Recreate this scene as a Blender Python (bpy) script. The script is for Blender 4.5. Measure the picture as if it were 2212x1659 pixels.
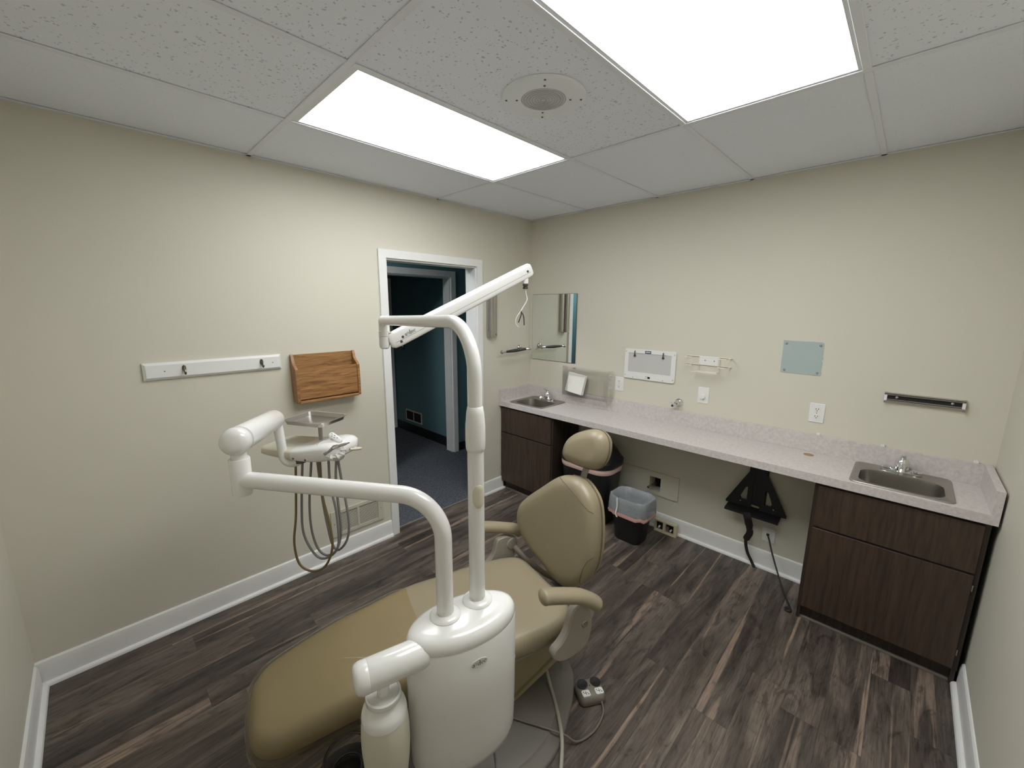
import bpy, bmesh, math, random
from mathutils import Vector, Matrix

# ------------------------------------------------------------------ camera, world, light, exposure
for o in list(bpy.data.objects):
    bpy.data.objects.remove(o, do_unlink=True)
S = bpy.context.scene
C = S.collection
YAW, PITCH, ROLL = 0.7999, -0.187, 0.0057
CAM = Vector((-2.9829, -2.6562, 1.7301))
_f = Vector((math.sin(YAW)*math.cos(PITCH), math.cos(YAW)*math.cos(PITCH), math.sin(PITCH)))
_r = Vector((math.cos(YAW), -math.sin(YAW), 0)); _u = _r.cross(_f)
_r2 = _r*math.cos(ROLL)+_u*math.sin(ROLL); _u2 = -_r*math.sin(ROLL)+_u*math.cos(ROLL)
cd = bpy.data.cameras.new('camera'); cam = bpy.data.objects.new('camera', cd); C.objects.link(cam)
cd.sensor_fit = 'HORIZONTAL'; cd.sensor_width = 36.0; cd.lens = 879.5*36.0/2212.0; cd.clip_start = 0.02
cam.matrix_world = Matrix(((_r2.x, _u2.x, -_f.x, CAM.x), (_r2.y, _u2.y, -_f.y, CAM.y), (_r2.z, _u2.z, -_f.z, CAM.z), (0, 0, 0, 1)))
S.camera = cam
W = bpy.data.worlds.new('world'); S.world = W; W.use_nodes = True
W.node_tree.nodes['Background'].inputs[0].default_value = (0.05, 0.06, 0.07, 1)
W.node_tree.nodes['Background'].inputs[1].default_value = 0.2
LAMP = (9.9, 12.6)                          # radiance of the two troffer lenses, the only lamps in the room
S.view_settings.view_transform = 'Standard'; S.view_settings.look = 'None'
S.view_settings.exposure = 0.0; S.view_settings.gamma = 1.0; S.view_settings.use_curve_mapping = False

RNG = random.Random(7)
PI = math.pi
# room: far corner at the origin, left wall y = 0, right wall x = 0
XL, YN, H = -3.358, -3.040, 2.512

# ------------------------------------------------------------------ materials
MATS = {}
def nodes(name):
    m = bpy.data.materials.new(name); m.use_nodes = True; MATS[name] = m
    nt = m.node_tree; b = nt.nodes['Principled BSDF']
    return m, nt, b
def N(nt, typ, **kw):
    n = nt.nodes.new(typ)
    for k, v in kw.items():
        if k.startswith('i_'): n.inputs[k[2:].replace('_', ' ')].default_value = v
        else: setattr(n, k, v)
    return n
def L(nt, a, b): nt.links.new(a, b)
def plain(name, col, rough=0.5, metal=0.0, bump=0.0, bscale=200.0, var=0.0, vscale=6.0, spec=0.5, coat=0.0):
    m, nt, b = nodes(name)
    b.inputs['Roughness'].default_value = rough; b.inputs['Metallic'].default_value = metal
    b.inputs['Specular IOR Level'].default_value = spec; b.inputs['Coat Weight'].default_value = coat
    tc = N(nt, 'ShaderNodeTexCoord')
    nz = N(nt, 'ShaderNodeTexNoise', i_Scale=vscale, i_Detail=4.0); L(nt, tc.outputs['Object'], nz.inputs['Vector'])
    mx = N(nt, 'ShaderNodeMix', data_type='RGBA')
    mx.inputs[6].default_value = (*[c*(1-var) for c in col], 1); mx.inputs[7].default_value = (*[min(1, c*(1+var)) for c in col], 1)
    L(nt, nz.outputs['Fac'], mx.inputs[0]); L(nt, mx.outputs[2], b.inputs['Base Color'])
    if bump:
        n2 = N(nt, 'ShaderNodeTexNoise', i_Scale=bscale, i_Detail=3.0); L(nt, tc.outputs['Object'], n2.inputs['Vector'])
        bp = N(nt, 'ShaderNodeBump', i_Strength=bump, i_Distance=0.002); L(nt, n2.outputs['Fac'], bp.inputs['Height']); L(nt, bp.outputs['Normal'], b.inputs['Normal'])
    return m
def ramp(nt, stops, interp='LINEAR'):
    r = N(nt, 'ShaderNodeValToRGB'); r.color_ramp.interpolation = interp
    e = r.color_ramp.elements
    while len(e) < len(stops): e.new(0.5)
    for i, (p, c) in enumerate(stops): e[i].position = p; e[i].color = (*c, 1) if len(c) == 3 else c
    return r
def wood(name, dark, light, scale, rough, axis=(1, 1, 1), bump=0.05, ring=0.0):
    m, nt, b = nodes(name); b.inputs['Roughness'].default_value = rough
    tc = N(nt, 'ShaderNodeTexCoord'); oi = N(nt, 'ShaderNodeObjectInfo')
    off = N(nt, 'ShaderNodeVectorMath', operation='MULTIPLY_ADD'); cx = N(nt, 'ShaderNodeCombineXYZ')
    for k in range(3): L(nt, oi.outputs['Random'], cx.inputs[k])
    L(nt, cx.outputs[0], off.inputs[0]); off.inputs[1].default_value = (3.1, 7.3, 5.7); L(nt, tc.outputs['Object'], off.inputs[2])
    mp = N(nt, 'ShaderNodeMapping'); mp.inputs['Scale'].default_value = tuple(a*scale for a in axis); L(nt, off.outputs[0], mp.inputs['Vector'])
    n1 = N(nt, 'ShaderNodeTexNoise', i_Scale=1.0, i_Detail=8.0, i_Roughness=0.62, i_Distortion=ring); L(nt, mp.outputs[0], n1.inputs['Vector'])
    r = ramp(nt, [(0.36, dark), (0.5, tuple((a+c)/2 for a, c in zip(dark, light))), (0.66, light)]); L(nt, n1.outputs['Fac'], r.inputs[0])
    L(nt, r.outputs[0], b.inputs['Base Color'])
    bp = N(nt, 'ShaderNodeBump', i_Strength=bump, i_Distance=0.002); L(nt, n1.outputs['Fac'], bp.inputs['Height']); L(nt, bp.outputs['Normal'], b.inputs['Normal'])
    return m

plain('wall_paint', (0.655, 0.626, 0.53), 0.62, bump=0.12, bscale=320, var=0.015, vscale=3)
plain('trim_white', (0.80, 0.795, 0.775), 0.38, bump=0.03, bscale=60, var=0.05, vscale=9)
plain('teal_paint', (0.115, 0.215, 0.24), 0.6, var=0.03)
plain('unit_white', (0.77, 0.76, 0.735), 0.22, var=0.012, vscale=8, coat=0.3)
plain('unit_cream', (0.62, 0.585, 0.47), 0.35, var=0.03, vscale=8)
plain('arm_grey', (0.33, 0.305, 0.255), 0.4, var=0.04, vscale=12)
plain('vinyl_tan', (0.29, 0.243, 0.16), 0.36, bump=0.10, bscale=420, var=0.07, vscale=7)
plain('vinyl_seam', (0.13, 0.10, 0.055), 0.5)
plain('shell_tan', (0.31, 0.255, 0.16), 0.42, var=0.06, vscale=9)
plain('base_grey', (0.17, 0.155, 0.135), 0.5, var=0.06, vscale=10)
plain('black_plastic', (0.008, 0.008, 0.009), 0.42, var=0.2)
plain('black_rubber', (0.014, 0.013, 0.012), 0.6)
plain('black_steel', (0.016, 0.016, 0.018), 0.42, var=0.2, vscale=14)
plain('steel', (0.50, 0.48, 0.45), 0.32, 1.0, var=0.05, vscale=20)
plain('sink_steel', (0.42, 0.40, 0.37), 0.30, 1.0, bump=0.03, bscale=150, var=0.06, vscale=14)
plain('chrome', (0.78, 0.78, 0.78), 0.07, 1.0)
plain('satin_nickel', (0.55, 0.53, 0.50), 0.25, 1.0)
plain('brass', (0.28, 0.22, 0.12), 0.35, 1.0)
plain('dark_metal', (0.10, 0.098, 0.09), 0.35, 0.8)
plain('white_plastic', (0.80, 0.79, 0.76), 0.35)
plain('almond_plastic', (0.58, 0.53, 0.36), 0.45, var=0.05)
plain('register_paint', (0.56, 0.54, 0.44), 0.5)
plain('pedal_taupe', (0.19, 0.172, 0.14), 0.45, var=0.05)
plain('dark_slot', (0.01, 0.01, 0.01), 0.8)
plain('paper_white', (0.80, 0.79, 0.74), 0.9, bump=0.25, bscale=160, var=0.02)
plain('blue_label', (0.012, 0.03, 0.09), 0.4)
plain('ink_navy', (0.006, 0.010, 0.045), 0.4)
plain('ink_black', (0.012, 0.012, 0.014), 0.4)
plain('orange_label', (0.80, 0.07, 0.02), 0.5)
plain('label_maroon', (0.20, 0.035, 0.03), 0.5)
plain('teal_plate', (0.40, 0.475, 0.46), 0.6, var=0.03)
plain('hose_grey', (0.20, 0.20, 0.195), 0.42)
plain('hose_olive', (0.17, 0.135, 0.055), 0.42)
plain('cord_tan', (0.16, 0.14, 0.11), 0.5)
plain('hose_beige', (0.34, 0.32, 0.26), 0.45)
plain('bag_pink', (0.60, 0.34, 0.30), 0.45)
plain('bag_rose', (0.62, 0.44, 0.40), 0.45, var=0.1, vscale=60)
plain('hook_brass', (0.16, 0.145, 0.11), 0.3, 1.0)
plain('grid_white', (0.82, 0.84, 0.89), 0.5)
plain('light_housing', (0.78, 0.79, 0.80), 0.4)
plain('speaker_ring', (0.42, 0.42, 0.43), 0.5)
plain('speaker_white', (0.84, 0.86, 0.89), 0.5)
plain('speaker_mesh', (0.60, 0.60, 0.62), 0.5)
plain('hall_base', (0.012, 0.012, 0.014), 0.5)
plain('viewer_screen', (0.56, 0.555, 0.53), 0.55)
plain('wire_white', (0.74, 0.70, 0.60), 0.35)
plain('raw_board', (0.36, 0.22, 0.11), 0.8, var=0.1, vscale=120)
plain('subfloor', (0.02, 0.018, 0.016), 0.9)
plain('hall_ceiling', (0.55, 0.55, 0.53), 0.8)
plain('water_bottle', (0.60, 0.575, 0.47), 0.45, var=0.02)
wood('oak', (0.19, 0.085, 0.028), (0.44, 0.225, 0.085), 1.0, 0.42, (6, 85, 80), 0.1, 1.1)
wood('walnut', (0.036, 0.0225, 0.0150), (0.070, 0.044, 0.030), 1.0, 0.42, (60, 60, 4), 0.05, 0.4)
wood('walnut_dark', (0.020, 0.013, 0.009), (0.048, 0.030, 0.021), 1.0, 0.5, (60, 60, 4), 0.05, 0.4)

def mirror_mat():
    m, nt, b = nodes('mirror_glass'); b.inputs['Base Color'].default_value = (0.86, 0.90, 0.88, 1)
    b.inputs['Metallic'].default_value = 1.0; b.inputs['Roughness'].default_value = 0.015
mirror_mat()
def clear_mat(name, tint, gloss, rough=0.04, frost=None, wrinkle=0.0):
    m, nt, b = nodes(name); out = nt.nodes['Material Output']; bmp = None
    if wrinkle:
        tc = N(nt, 'ShaderNodeTexCoord'); wz = N(nt, 'ShaderNodeTexNoise', i_Scale=wrinkle, i_Detail=4.0, i_Distortion=1.2); L(nt, tc.outputs['Object'], wz.inputs['Vector'])
        bmp = N(nt, 'ShaderNodeBump', i_Strength=0.7, i_Distance=0.006); L(nt, wz.outputs['Fac'], bmp.inputs['Height'])
    tr = N(nt, 'ShaderNodeBsdfTransparent'); tr.inputs[0].default_value = (*tint, 1)
    gl = N(nt, 'ShaderNodeBsdfGlossy'); gl.inputs['Roughness'].default_value = rough; gl.inputs['Color'].default_value = (1, 1, 1, 1)
    if bmp: L(nt, bmp.outputs['Normal'], gl.inputs['Normal'])
    fr = N(nt, 'ShaderNodeFresnel', i_IOR=1.46)
    ad = N(nt, 'ShaderNodeMath', operation='MULTIPLY_ADD'); ad.inputs[1].default_value = 0.6; ad.inputs[2].default_value = gloss; ad.use_clamp = True
    L(nt, fr.outputs[0], ad.inputs[0])
    mx = N(nt, 'ShaderNodeMixShader'); L(nt, ad.outputs[0], mx.inputs[0]); L(nt, tr.outputs[0], mx.inputs[1]); L(nt, gl.outputs[0], mx.inputs[2])
    res = mx
    if frost:
        df = N(nt, 'ShaderNodeBsdfDiffuse'); df.inputs[0].default_value = (*frost[1], 1)
        if bmp: L(nt, bmp.outputs['Normal'], df.inputs['Normal'])
        m2 = N(nt, 'ShaderNodeMixShader'); m2.inputs[0].default_value = frost[0]; L(nt, mx.outputs[0], m2.inputs[1]); L(nt, df.outputs[0], m2.inputs[2]); res = m2
    L(nt, res.outputs[0], out.inputs['Surface'])
clear_mat('acrylic', (0.99, 0.988, 0.985), 0.0)
clear_mat('plastic_film', (0.955, 0.91, 0.79), 0.0, 0.36, (0.05, (0.45, 0.40, 0.28)), 9.0)
clear_mat('film_skirt', (0.80, 0.76, 0.68), 0.0, 0.2, (0.10, (0.4, 0.37, 0.3)), 12.0)
clear_mat('bin_bag', (0.80, 0.82, 0.84), 0.03, 0.3, (0.55, (0.50, 0.53, 0.55)), 38.0)

def plank_mat():
    m, nt, b = nodes('vinyl_plank'); tc = N(nt, 'ShaderNodeTexCoord'); oi = N(nt, 'ShaderNodeObjectInfo')
    cx = N(nt, 'ShaderNodeCombineXYZ')
    for k in range(3): L(nt, oi.outputs['Random'], cx.inputs[k])
    off = N(nt, 'ShaderNodeVectorMath', operation='MULTIPLY_ADD'); L(nt, cx.outputs[0], off.inputs[0]); off.inputs[1].default_value = (31, 17, 53); L(nt, tc.outputs['Object'], off.inputs[2])
    def noise(sx, sy, det, rg, dist):
        mp = N(nt, 'ShaderNodeMapping'); mp.inputs['Scale'].default_value = (sx, sy, 1); L(nt, off.outputs[0], mp.inputs['Vector'])
        n = N(nt, 'ShaderNodeTexNoise', i_Scale=1.0, i_Detail=det, i_Roughness=rg, i_Distortion=dist); L(nt, mp.outputs[0], n.inputs['Vector']); return n.outputs['Fac']
    broad = noise(1.5, 9, 5, 0.55, 0.8); streak = noise(0.55, 15, 4, 0.5, 0.7); fine = noise(9, 190, 4, 0.6, 0.3); cloud = noise(5, 17, 6, 0.6, 1.8)
    r1 = ramp(nt, [(0.30, (0.046, 0.037, 0.031)), (0.47, (0.082, 0.067, 0.056)), (0.60, (0.128, 0.106, 0.089)), (0.74, (0.175, 0.143, 0.117))]); L(nt, broad, r1.inputs[0])
    r2 = ramp(nt, [(0.585, (0, 0, 0)), (0.64, (1, 1, 1))]); L(nt, streak, r2.inputs[0])
    mx = N(nt, 'ShaderNodeMix', data_type='RGBA'); mx.inputs[7].default_value = (0.27, 0.205, 0.16, 1)
    mu0 = N(nt, 'ShaderNodeMath', operation='MULTIPLY'); mu0.inputs[1].default_value = 0.85; L(nt, r2.outputs[0], mu0.inputs[0])
    L(nt, mu0.outputs[0], mx.inputs[0]); L(nt, r1.outputs[0], mx.inputs[6])
    # fine dark grain
    r3 = ramp(nt, [(0.32, (0.62, 0.62, 0.62)), (0.55, (1.08, 1.08, 1.08))]); L(nt, fine, r3.inputs[0])
    r4 = ramp(nt, [(0.36, (0.62, 0.60, 0.58)), (0.44, (1, 1, 1)), (0.60, (1.18, 1.16, 1.14))]); L(nt, cloud, r4.inputs[0])
    m1 = N(nt, 'ShaderNodeMix', data_type='RGBA', blend_type='MULTIPLY'); m1.inputs[0].default_value = 1; L(nt, mx.outputs[2], m1.inputs[6]); L(nt, r3.outputs[0], m1.inputs[7])
    m2 = N(nt, 'ShaderNodeMix', data_type='RGBA', blend_type='MULTIPLY'); m2.inputs[0].default_value = 1; L(nt, m1.outputs[2], m2.inputs[6]); L(nt, r4.outputs[0], m2.inputs[7])
    # per-plank tone
    rt = ramp(nt, [(0, (0.78, 0.78, 0.80)), (1, (1.28, 1.24, 1.20))]); L(nt, oi.outputs['Random'], rt.inputs[0])
    m3 = N(nt, 'ShaderNodeMix', data_type='RGBA', blend_type='MULTIPLY'); m3.inputs[0].default_value = 1; L(nt, m2.outputs[2], m3.inputs[6]); L(nt, rt.outputs[0], m3.inputs[7])
    L(nt, m3.outputs[2], b.inputs['Base Color']); b.inputs['Roughness'].default_value = 0.42; b.inputs['Specular IOR Level'].default_value = 0.4
    bp = N(nt, 'ShaderNodeBump', i_Strength=0.15, i_Distance=0.001); L(nt, fine, bp.inputs['Height']); L(nt, bp.outputs['Normal'], b.inputs['Normal'])
plank_mat()
def tile_mat(name, speck):
    m, nt, b = nodes(name); tc = N(nt, 'ShaderNodeTexCoord'); oi = N(nt, 'ShaderNodeObjectInfo')
    cx = N(nt, 'ShaderNodeCombineXYZ')
    for k in range(3): L(nt, oi.outputs['Random'], cx.inputs[k])
    off = N(nt, 'ShaderNodeVectorMath', operation='MULTIPLY_ADD'); L(nt, cx.outputs[0], off.inputs[0]); off.inputs[1].default_value = (9, 5, 3); L(nt, tc.outputs['Object'], off.inputs[2])
    n0 = N(nt, 'ShaderNodeTexNoise', i_Scale=60.0, i_Detail=2.0); L(nt, off.outputs[0], n0.inputs['Vector'])
    vm = N(nt, 'ShaderNodeVectorMath', operation='MULTIPLY_ADD'); L(nt, n0.outputs['Color'], vm.inputs[0]); vm.inputs[1].default_value = (0.02, 0.02, 0.02); L(nt, off.outputs[0], vm.inputs[2])
    v = N(nt, 'ShaderNodeTexVoronoi', i_Scale=88.0, feature='F1'); v.inputs['Randomness'].default_value = 1.0; L(nt, vm.outputs[0], v.inputs['Vector'])
    # only some cells carry a pinhole or fissure
    sep = N(nt, 'ShaderNodeSeparateColor'); L(nt, v.outputs['Color'], sep.inputs[0])
    big = N(nt, 'ShaderNodeMath', operation='MULTIPLY'); L(nt, sep.outputs[0], big.inputs[0]); big.inputs[1].default_value = 0.40
    lt = N(nt, 'ShaderNodeMath', operation='LESS_THAN'); L(nt, v.outputs['Distance'], lt.inputs[0]); L(nt, big.outputs[0], lt.inputs[1])
    th = N(nt, 'ShaderNodeMath', operation='GREATER_THAN'); L(nt, sep.outputs[1], th.inputs[0]); th.inputs[1].default_value = 0.45
    mu = N(nt, 'ShaderNodeMath', operation='MULTIPLY'); L(nt, lt.outputs[0], mu.inputs[0]); L(nt, th.outputs[0], mu.inputs[1])
    sc = N(nt, 'ShaderNodeMath', operation='MULTIPLY'); L(nt, mu.outputs[0], sc.inputs[0]); sc.inputs[1].default_value = speck
    mx = N(nt, 'ShaderNodeMix', data_type='RGBA'); mx.inputs[6].default_value = (0.865, 0.895, 0.965, 1); mx.inputs[7].default_value = (0.16, 0.155, 0.145, 1)
    L(nt, sc.outputs[0], mx.inputs[0]); L(nt, mx.outputs[2], b.inputs['Base Color']); b.inputs['Roughness'].default_value = 0.85
    bp = N(nt, 'ShaderNodeBump', i_Strength=0.4, i_Distance=0.002); bp.invert = True; L(nt, mu.outputs[0], bp.inputs['Height']); L(nt, bp.outputs['Normal'], b.inputs['Normal'])
tile_mat('ceiling_tile', 0.42); tile_mat('ceiling_tile_smooth', 0.07)
def laminate_mat():
    m, nt, b = nodes('laminate'); tc = N(nt, 'ShaderNodeTexCoord')
    n1 = N(nt, 'ShaderNodeTexNoise', i_Scale=240.0, i_Detail=4.0, i_Roughness=0.7); L(nt, tc.outputs['Object'], n1.inputs['Vector'])
    n2 = N(nt, 'ShaderNodeTexNoise', i_Scale=22.0, i_Detail=5.0); L(nt, tc.outputs['Object'], n2.inputs['Vector'])
    ad = N(nt, 'ShaderNodeMath', operation='ADD'); L(nt, n1.outputs['Fac'], ad.inputs[0]); L(nt, n2.outputs['Fac'], ad.inputs[1])
    hf = N(nt, 'ShaderNodeMath', operation='MULTIPLY'); hf.inputs[1].default_value = 0.5; L(nt, ad.outputs[0], hf.inputs[0]); n2.inputs['Scale'].default_value = 70.0
    r = ramp(nt, [(0.34, (0.50, 0.455, 0.44)), (0.5, (0.60, 0.555, 0.535)), (0.65, (0.68, 0.64, 0.615))]); L(nt, hf.outputs[0], r.inputs[0])
    L(nt, r.outputs[0], b.inputs['Base Color']); b.inputs['Roughness'].default_value = 0.36
laminate_mat()
def carpet_mat():
    m, nt, b = nodes('carpet'); tc = N(nt, 'ShaderNodeTexCoord')
    n1 = N(nt, 'ShaderNodeTexNoise', i_Scale=120.0, i_Detail=4.0, i_Roughness=0.8); L(nt, tc.outputs['Object'], n1.inputs['Vector'])
    r = ramp(nt, [(0.40, (0.030, 0.033, 0.042)), (0.52, (0.072, 0.078, 0.092)), (0.64, (0.17, 0.178, 0.19))]); L(nt, n1.outputs['Fac'], r.inputs[0])
    L(nt, r.outputs[0], b.inputs['Base Color']); b.inputs['Roughness'].default_value = 0.95
    bp = N(nt, 'ShaderNodeBump', i_Strength=0.6, i_Distance=0.004); L(nt, n1.outputs['Fac'], bp.inputs['Height']); L(nt, bp.outputs['Normal'], b.inputs['Normal'])
carpet_mat()
def lens_mat(name, power):
    m, nt, b = nodes(name); out = nt.nodes['Material Output']; tc = N(nt, 'ShaderNodeTexCoord')
    ck = N(nt, 'ShaderNodeTexNoise', i_Scale=3.0, i_Detail=1.0); L(nt, tc.outputs['Object'], ck.inputs['Vector'])
    r = ramp(nt, [(0.0, (0.955, 0.985, 1.0)), (1.0, (0.98, 0.995, 1.0))]); L(nt, ck.outputs['Fac'], r.inputs[0])
    em = N(nt, 'ShaderNodeEmission'); em.inputs[1].default_value = power; L(nt, r.outputs[0], em.inputs[0]); L(nt, em.outputs[0], out.inputs['Surface'])
lens_mat('lamp_lens_1', LAMP[0]); lens_mat('lamp_lens_2', LAMP[1]); lens_mat('hall_lens', 42.0)

# ------------------------------------------------------------------ mesh helpers
FR = {}
class MB:
    def __init__(s): s.v = []; s.f = []
    def add(s, vs, fs):
        b = len(s.v); s.v += [Vector(x) for x in vs]; s.f += [tuple(i+b for i in q) for q in fs]; return s
    def box(s, lo, hi, bev=0.0, seg=1, M=None):
        lo = Vector(lo); hi = Vector(hi)
        lo2 = Vector([min(a, b) for a, b in zip(lo, hi)]); hi2 = Vector([max(a, b) for a, b in zip(lo, hi)])
        bm = bmesh.new(); bmesh.ops.create_cube(bm, size=1.0)
        for v in bm.verts: v.co = Vector([(lo2[k]+hi2[k])/2 + v.co[k]*(hi2[k]-lo2[k]) for k in range(3)])
        if bev > 0:
            bev = min(bev, 0.49*min(hi2-lo2)); bmesh.ops.bevel(bm, geom=list(bm.edges), offset=bev, segments=seg, affect='EDGES', profile=0.5)
        bm.verts.index_update()
        vs = [(M @ v.co) if M else v.co.copy() for v in bm.verts]; fs = [[v.index for v in f.verts] for f in bm.faces]; bm.free()
        return s.add(vs, fs)
    def rings(s, rs, cap0=True, cap1=True, closed=False):
        n = len(rs[0]); b = len(s.v)
        for r in rs: s.v += [Vector(x) for x in r]
        m = len(rs)
        for i in range(m if closed else m-1):
            i2 = (i+1) % m
            for j in range(n):
                k = (j+1) % n; s.f.append((b+i*n+j, b+i*n+k, b+i2*n+k, b+i2*n+j))
        if not closed:
            if cap0: s.f.append(tuple(b+j for j in reversed(range(n))))
            if cap1: s.f.append(tuple(b+(m-1)*n+j for j in range(n)))
        return s
    def tube(s, path, r, n=12, up=None, cap=True):
        P = [Vector(p) for p in path]; m = len(P)
        rr = r if isinstance(r, list) else [r]*m      # list: one radius per point; tuple: (up, sideways)
        T = []
        for i in range(m):
            a = P[max(0, i-1)]; b = P[min(m-1, i+1)]; t = (b-a); T.append(t.normalized() if t.length > 1e-9 else Vector((0, 0, 1)))
        u = Vector(up) if up is not None else (Vector((0, 0, 1)) if abs(T[0].z) < 0.9 else Vector((1, 0, 0)))
        u = (u - T[0]*u.dot(T[0])).normalized(); out = []
        for i in range(m):
            u = (u - T[i]*u.dot(T[i])); u = u.normalized() if u.length > 1e-6 else T[i].orthogonal().normalized()
            w = T[i].cross(u); q = rr[i]
            ra, rb = (q if isinstance(q, (tuple, list)) else (q, q))      # (radius along up, radius sideways)
            out.append([P[i] + u*(ra*math.cos(2*PI*k/n)) + w*(rb*math.sin(2*PI*k/n)) for k in range(n)])
        return s.rings(out, cap, cap)
    def cyl(s, a, b, r, n=20): return s.tube([a, b], r, n)
    def lathe(s, prof, c, axis=(0, 0, 1), n=28, cap=True):
        ax = Vector(axis).normalized(); u = ax.orthogonal().normalized(); w = ax.cross(u); c = Vector(c)
        rs = [[c+ax*z+(u*math.cos(2*PI*k/n)+w*math.sin(2*PI*k/n))*max(r, 1e-4) for k in range(n)] for r, z in prof]
        return s.rings(rs, cap, cap)
    def prism(s, poly, fn0, fn1):
        """poly: 2-D points; fn0/fn1 map a point to the two end faces."""
        return s.rings([[fn0(p) for p in poly], [fn1(p) for p in poly]])
    def pillow(s, outline, prof, fn, rows=4, dome=0.0):
        """outline: closed 2-D curve; prof: [(inset, h)] from bottom to top; fn(x, y, h) -> point. The top closes with concentric rings."""
        n = len(outline); nrm = []
        for i in range(n):
            a = outline[i-1]; b = outline[(i+1) % n]; t = Vector((b[0]-a[0], b[1]-a[1])); t.normalize(); nrm.append(Vector((t.y, -t.x)))
        area = sum(outline[i-1][0]*outline[i][1]-outline[i][0]*outline[i-1][1] for i in range(n))
        if area < 0: nrm = [-q for q in nrm]
        cx = sum(p[0] for p in outline)/n; cy = sum(p[1] for p in outline)/n
        rs = []
        for ins, h in prof:
            rs.append([fn(p[0]-q.x*ins, p[1]-q.y*ins, h) for p, q in zip(outline, nrm)])
        ins, h = prof[-1]; edge = [(p[0]-q.x*ins, p[1]-q.y*ins) for p, q in zip(outline, nrm)]
        for k in range(1, rows+1):
            t = k/(rows+0.0); t2 = min(t, 0.985)
            rs.append([fn(x+(cx-x)*t2, y+(cy-y)*t2, h+dome*(1-(1-t2)**2)) for x, y in edge])
        return s.rings(rs)
    def build(s, name, mat, parent=None, world=True, smooth=35, weld=False):
        me = bpy.data.meshes.new(name)
        vs = s.v
        if parent is not None and world and parent.name in FR:
            l, a = FR[parent.name]; R = Matrix.Rotation(-a, 3, 'Z'); vs = [R @ (v-l) for v in vs]
        me.from_pydata([tuple(v) for v in vs], [], s.f); me.validate()
        bm = bmesh.new(); bm.from_mesh(me)
        if weld: bmesh.ops.remove_doubles(bm, verts=bm.verts, dist=1e-5)
        bmesh.ops.recalc_face_normals(bm, faces=bm.faces); bm.to_mesh(me); bm.free()
        if smooth: me.shade_smooth(); me.set_sharp_from_angle(angle=math.radians(smooth))
        me.materials.append(MATS[mat]); o = bpy.data.objects.new(name, me); C.objects.link(o)
        if parent is not None:
            o.parent = parent
            if parent.name in FR: FR[o.name] = FR[parent.name]
        return o
def thing(name, label, cat, loc=(0, 0, 0), rotz=0.0, group=None):
    o = bpy.data.objects.new(name, None); C.objects.link(o); o.location = loc; o.rotation_euler = (0, 0, rotz); o.empty_display_size = 0.05
    FR[o.name] = (Vector(loc), rotz); tag(o, label, cat, group); return o
def tag(o, label, cat, group=None):
    o['label'] = label; o['category'] = cat
    if group: o['group'] = group
    return o
def struct(o): o['kind'] = 'structure'; return o
def lab(o, label): o['label'] = label; return o
def dup(root, loc, label, rotz=None):
    r = root.copy(); C.objects.link(r); r.location = loc; r['label'] = label
    if rotz is not None: r.rotation_euler = (0, 0, rotz)
    for ch in [c for c in root.children]:
        c2 = ch.copy(); C.objects.link(c2); c2.parent = r
        for g in [q for q in ch.children]:
            g2 = g.copy(); C.objects.link(g2); g2.parent = c2
    return r
def chaikin(pts, it=2, closed=True):
    for _ in range(it):
        q = []; n = len(pts)
        for i in range(n if closed else n-1):
            a = pts[i]; b = pts[(i+1) % n]
            q.append(tuple(0.75*x+0.25*y for x, y in zip(a, b))); q.append(tuple(0.25*x+0.75*y for x, y in zip(a, b)))
        if not closed: q = [pts[0]]+q+[pts[-1]]
        pts = q
    return pts
def catmull(pts, k=8):
    P = [Vector(p) for p in pts]; out = []
    for i in range(len(P)-1):
        a = P[i-1] if i else P[0]*2-P[1]; b = P[i]; c = P[i+1]; d = P[i+2] if i+2 < len(P) else P[-1]*2-P[-2]
        for j in range(k):
            t = j/k; out.append(0.5*((2*b)+(c-a)*t+(2*a-5*b+4*c-d)*t*t+(3*b-a-3*c+d)*t**3))
    out.append(P[-1]); return out
def bend(p0, corner, p1, r, k=12):
    """path p0 -> corner -> p1 with the corner rounded at radius r."""
    p0, c, p1 = Vector(p0), Vector(corner), Vector(p1); a = (p0-c).normalized(); b = (p1-c).normalized()
    th = a.angle(b); d = r/math.tan(th/2); q0 = c+a*d; q1 = c+b*d; ctr = c+(a+b).normalized()*(r/math.sin(th/2))
    out = [p0]; v0 = q0-ctr; v1 = q1-ctr; ang = v0.angle(v1)
    for i in range(k+1):
        t = i/k; out.append(ctr+(v0*math.sin((1-t)*ang)+v1*math.sin(t*ang))/math.sin(ang))
    out.append(p1); return out
def rrect(w, h, r, k=5, cx=0, cy=0):
    out = []
    for sx, sy, a0 in ((1, 1, 0), (-1, 1, 90), (-1, -1, 180), (1, -1, 270)):
        for i in range(k+1):
            a = math.radians(a0+90*i/k); out.append((cx+sx*(w/2-r)+r*math.cos(a), cy+sy*(h/2-r)+r*math.sin(a)))
    return out
def ellipse(a, b, n=32, cx=0, cy=0): return [(cx+a*math.cos(2*PI*k/n), cy+b*math.sin(2*PI*k/n)) for k in range(n)]
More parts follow.
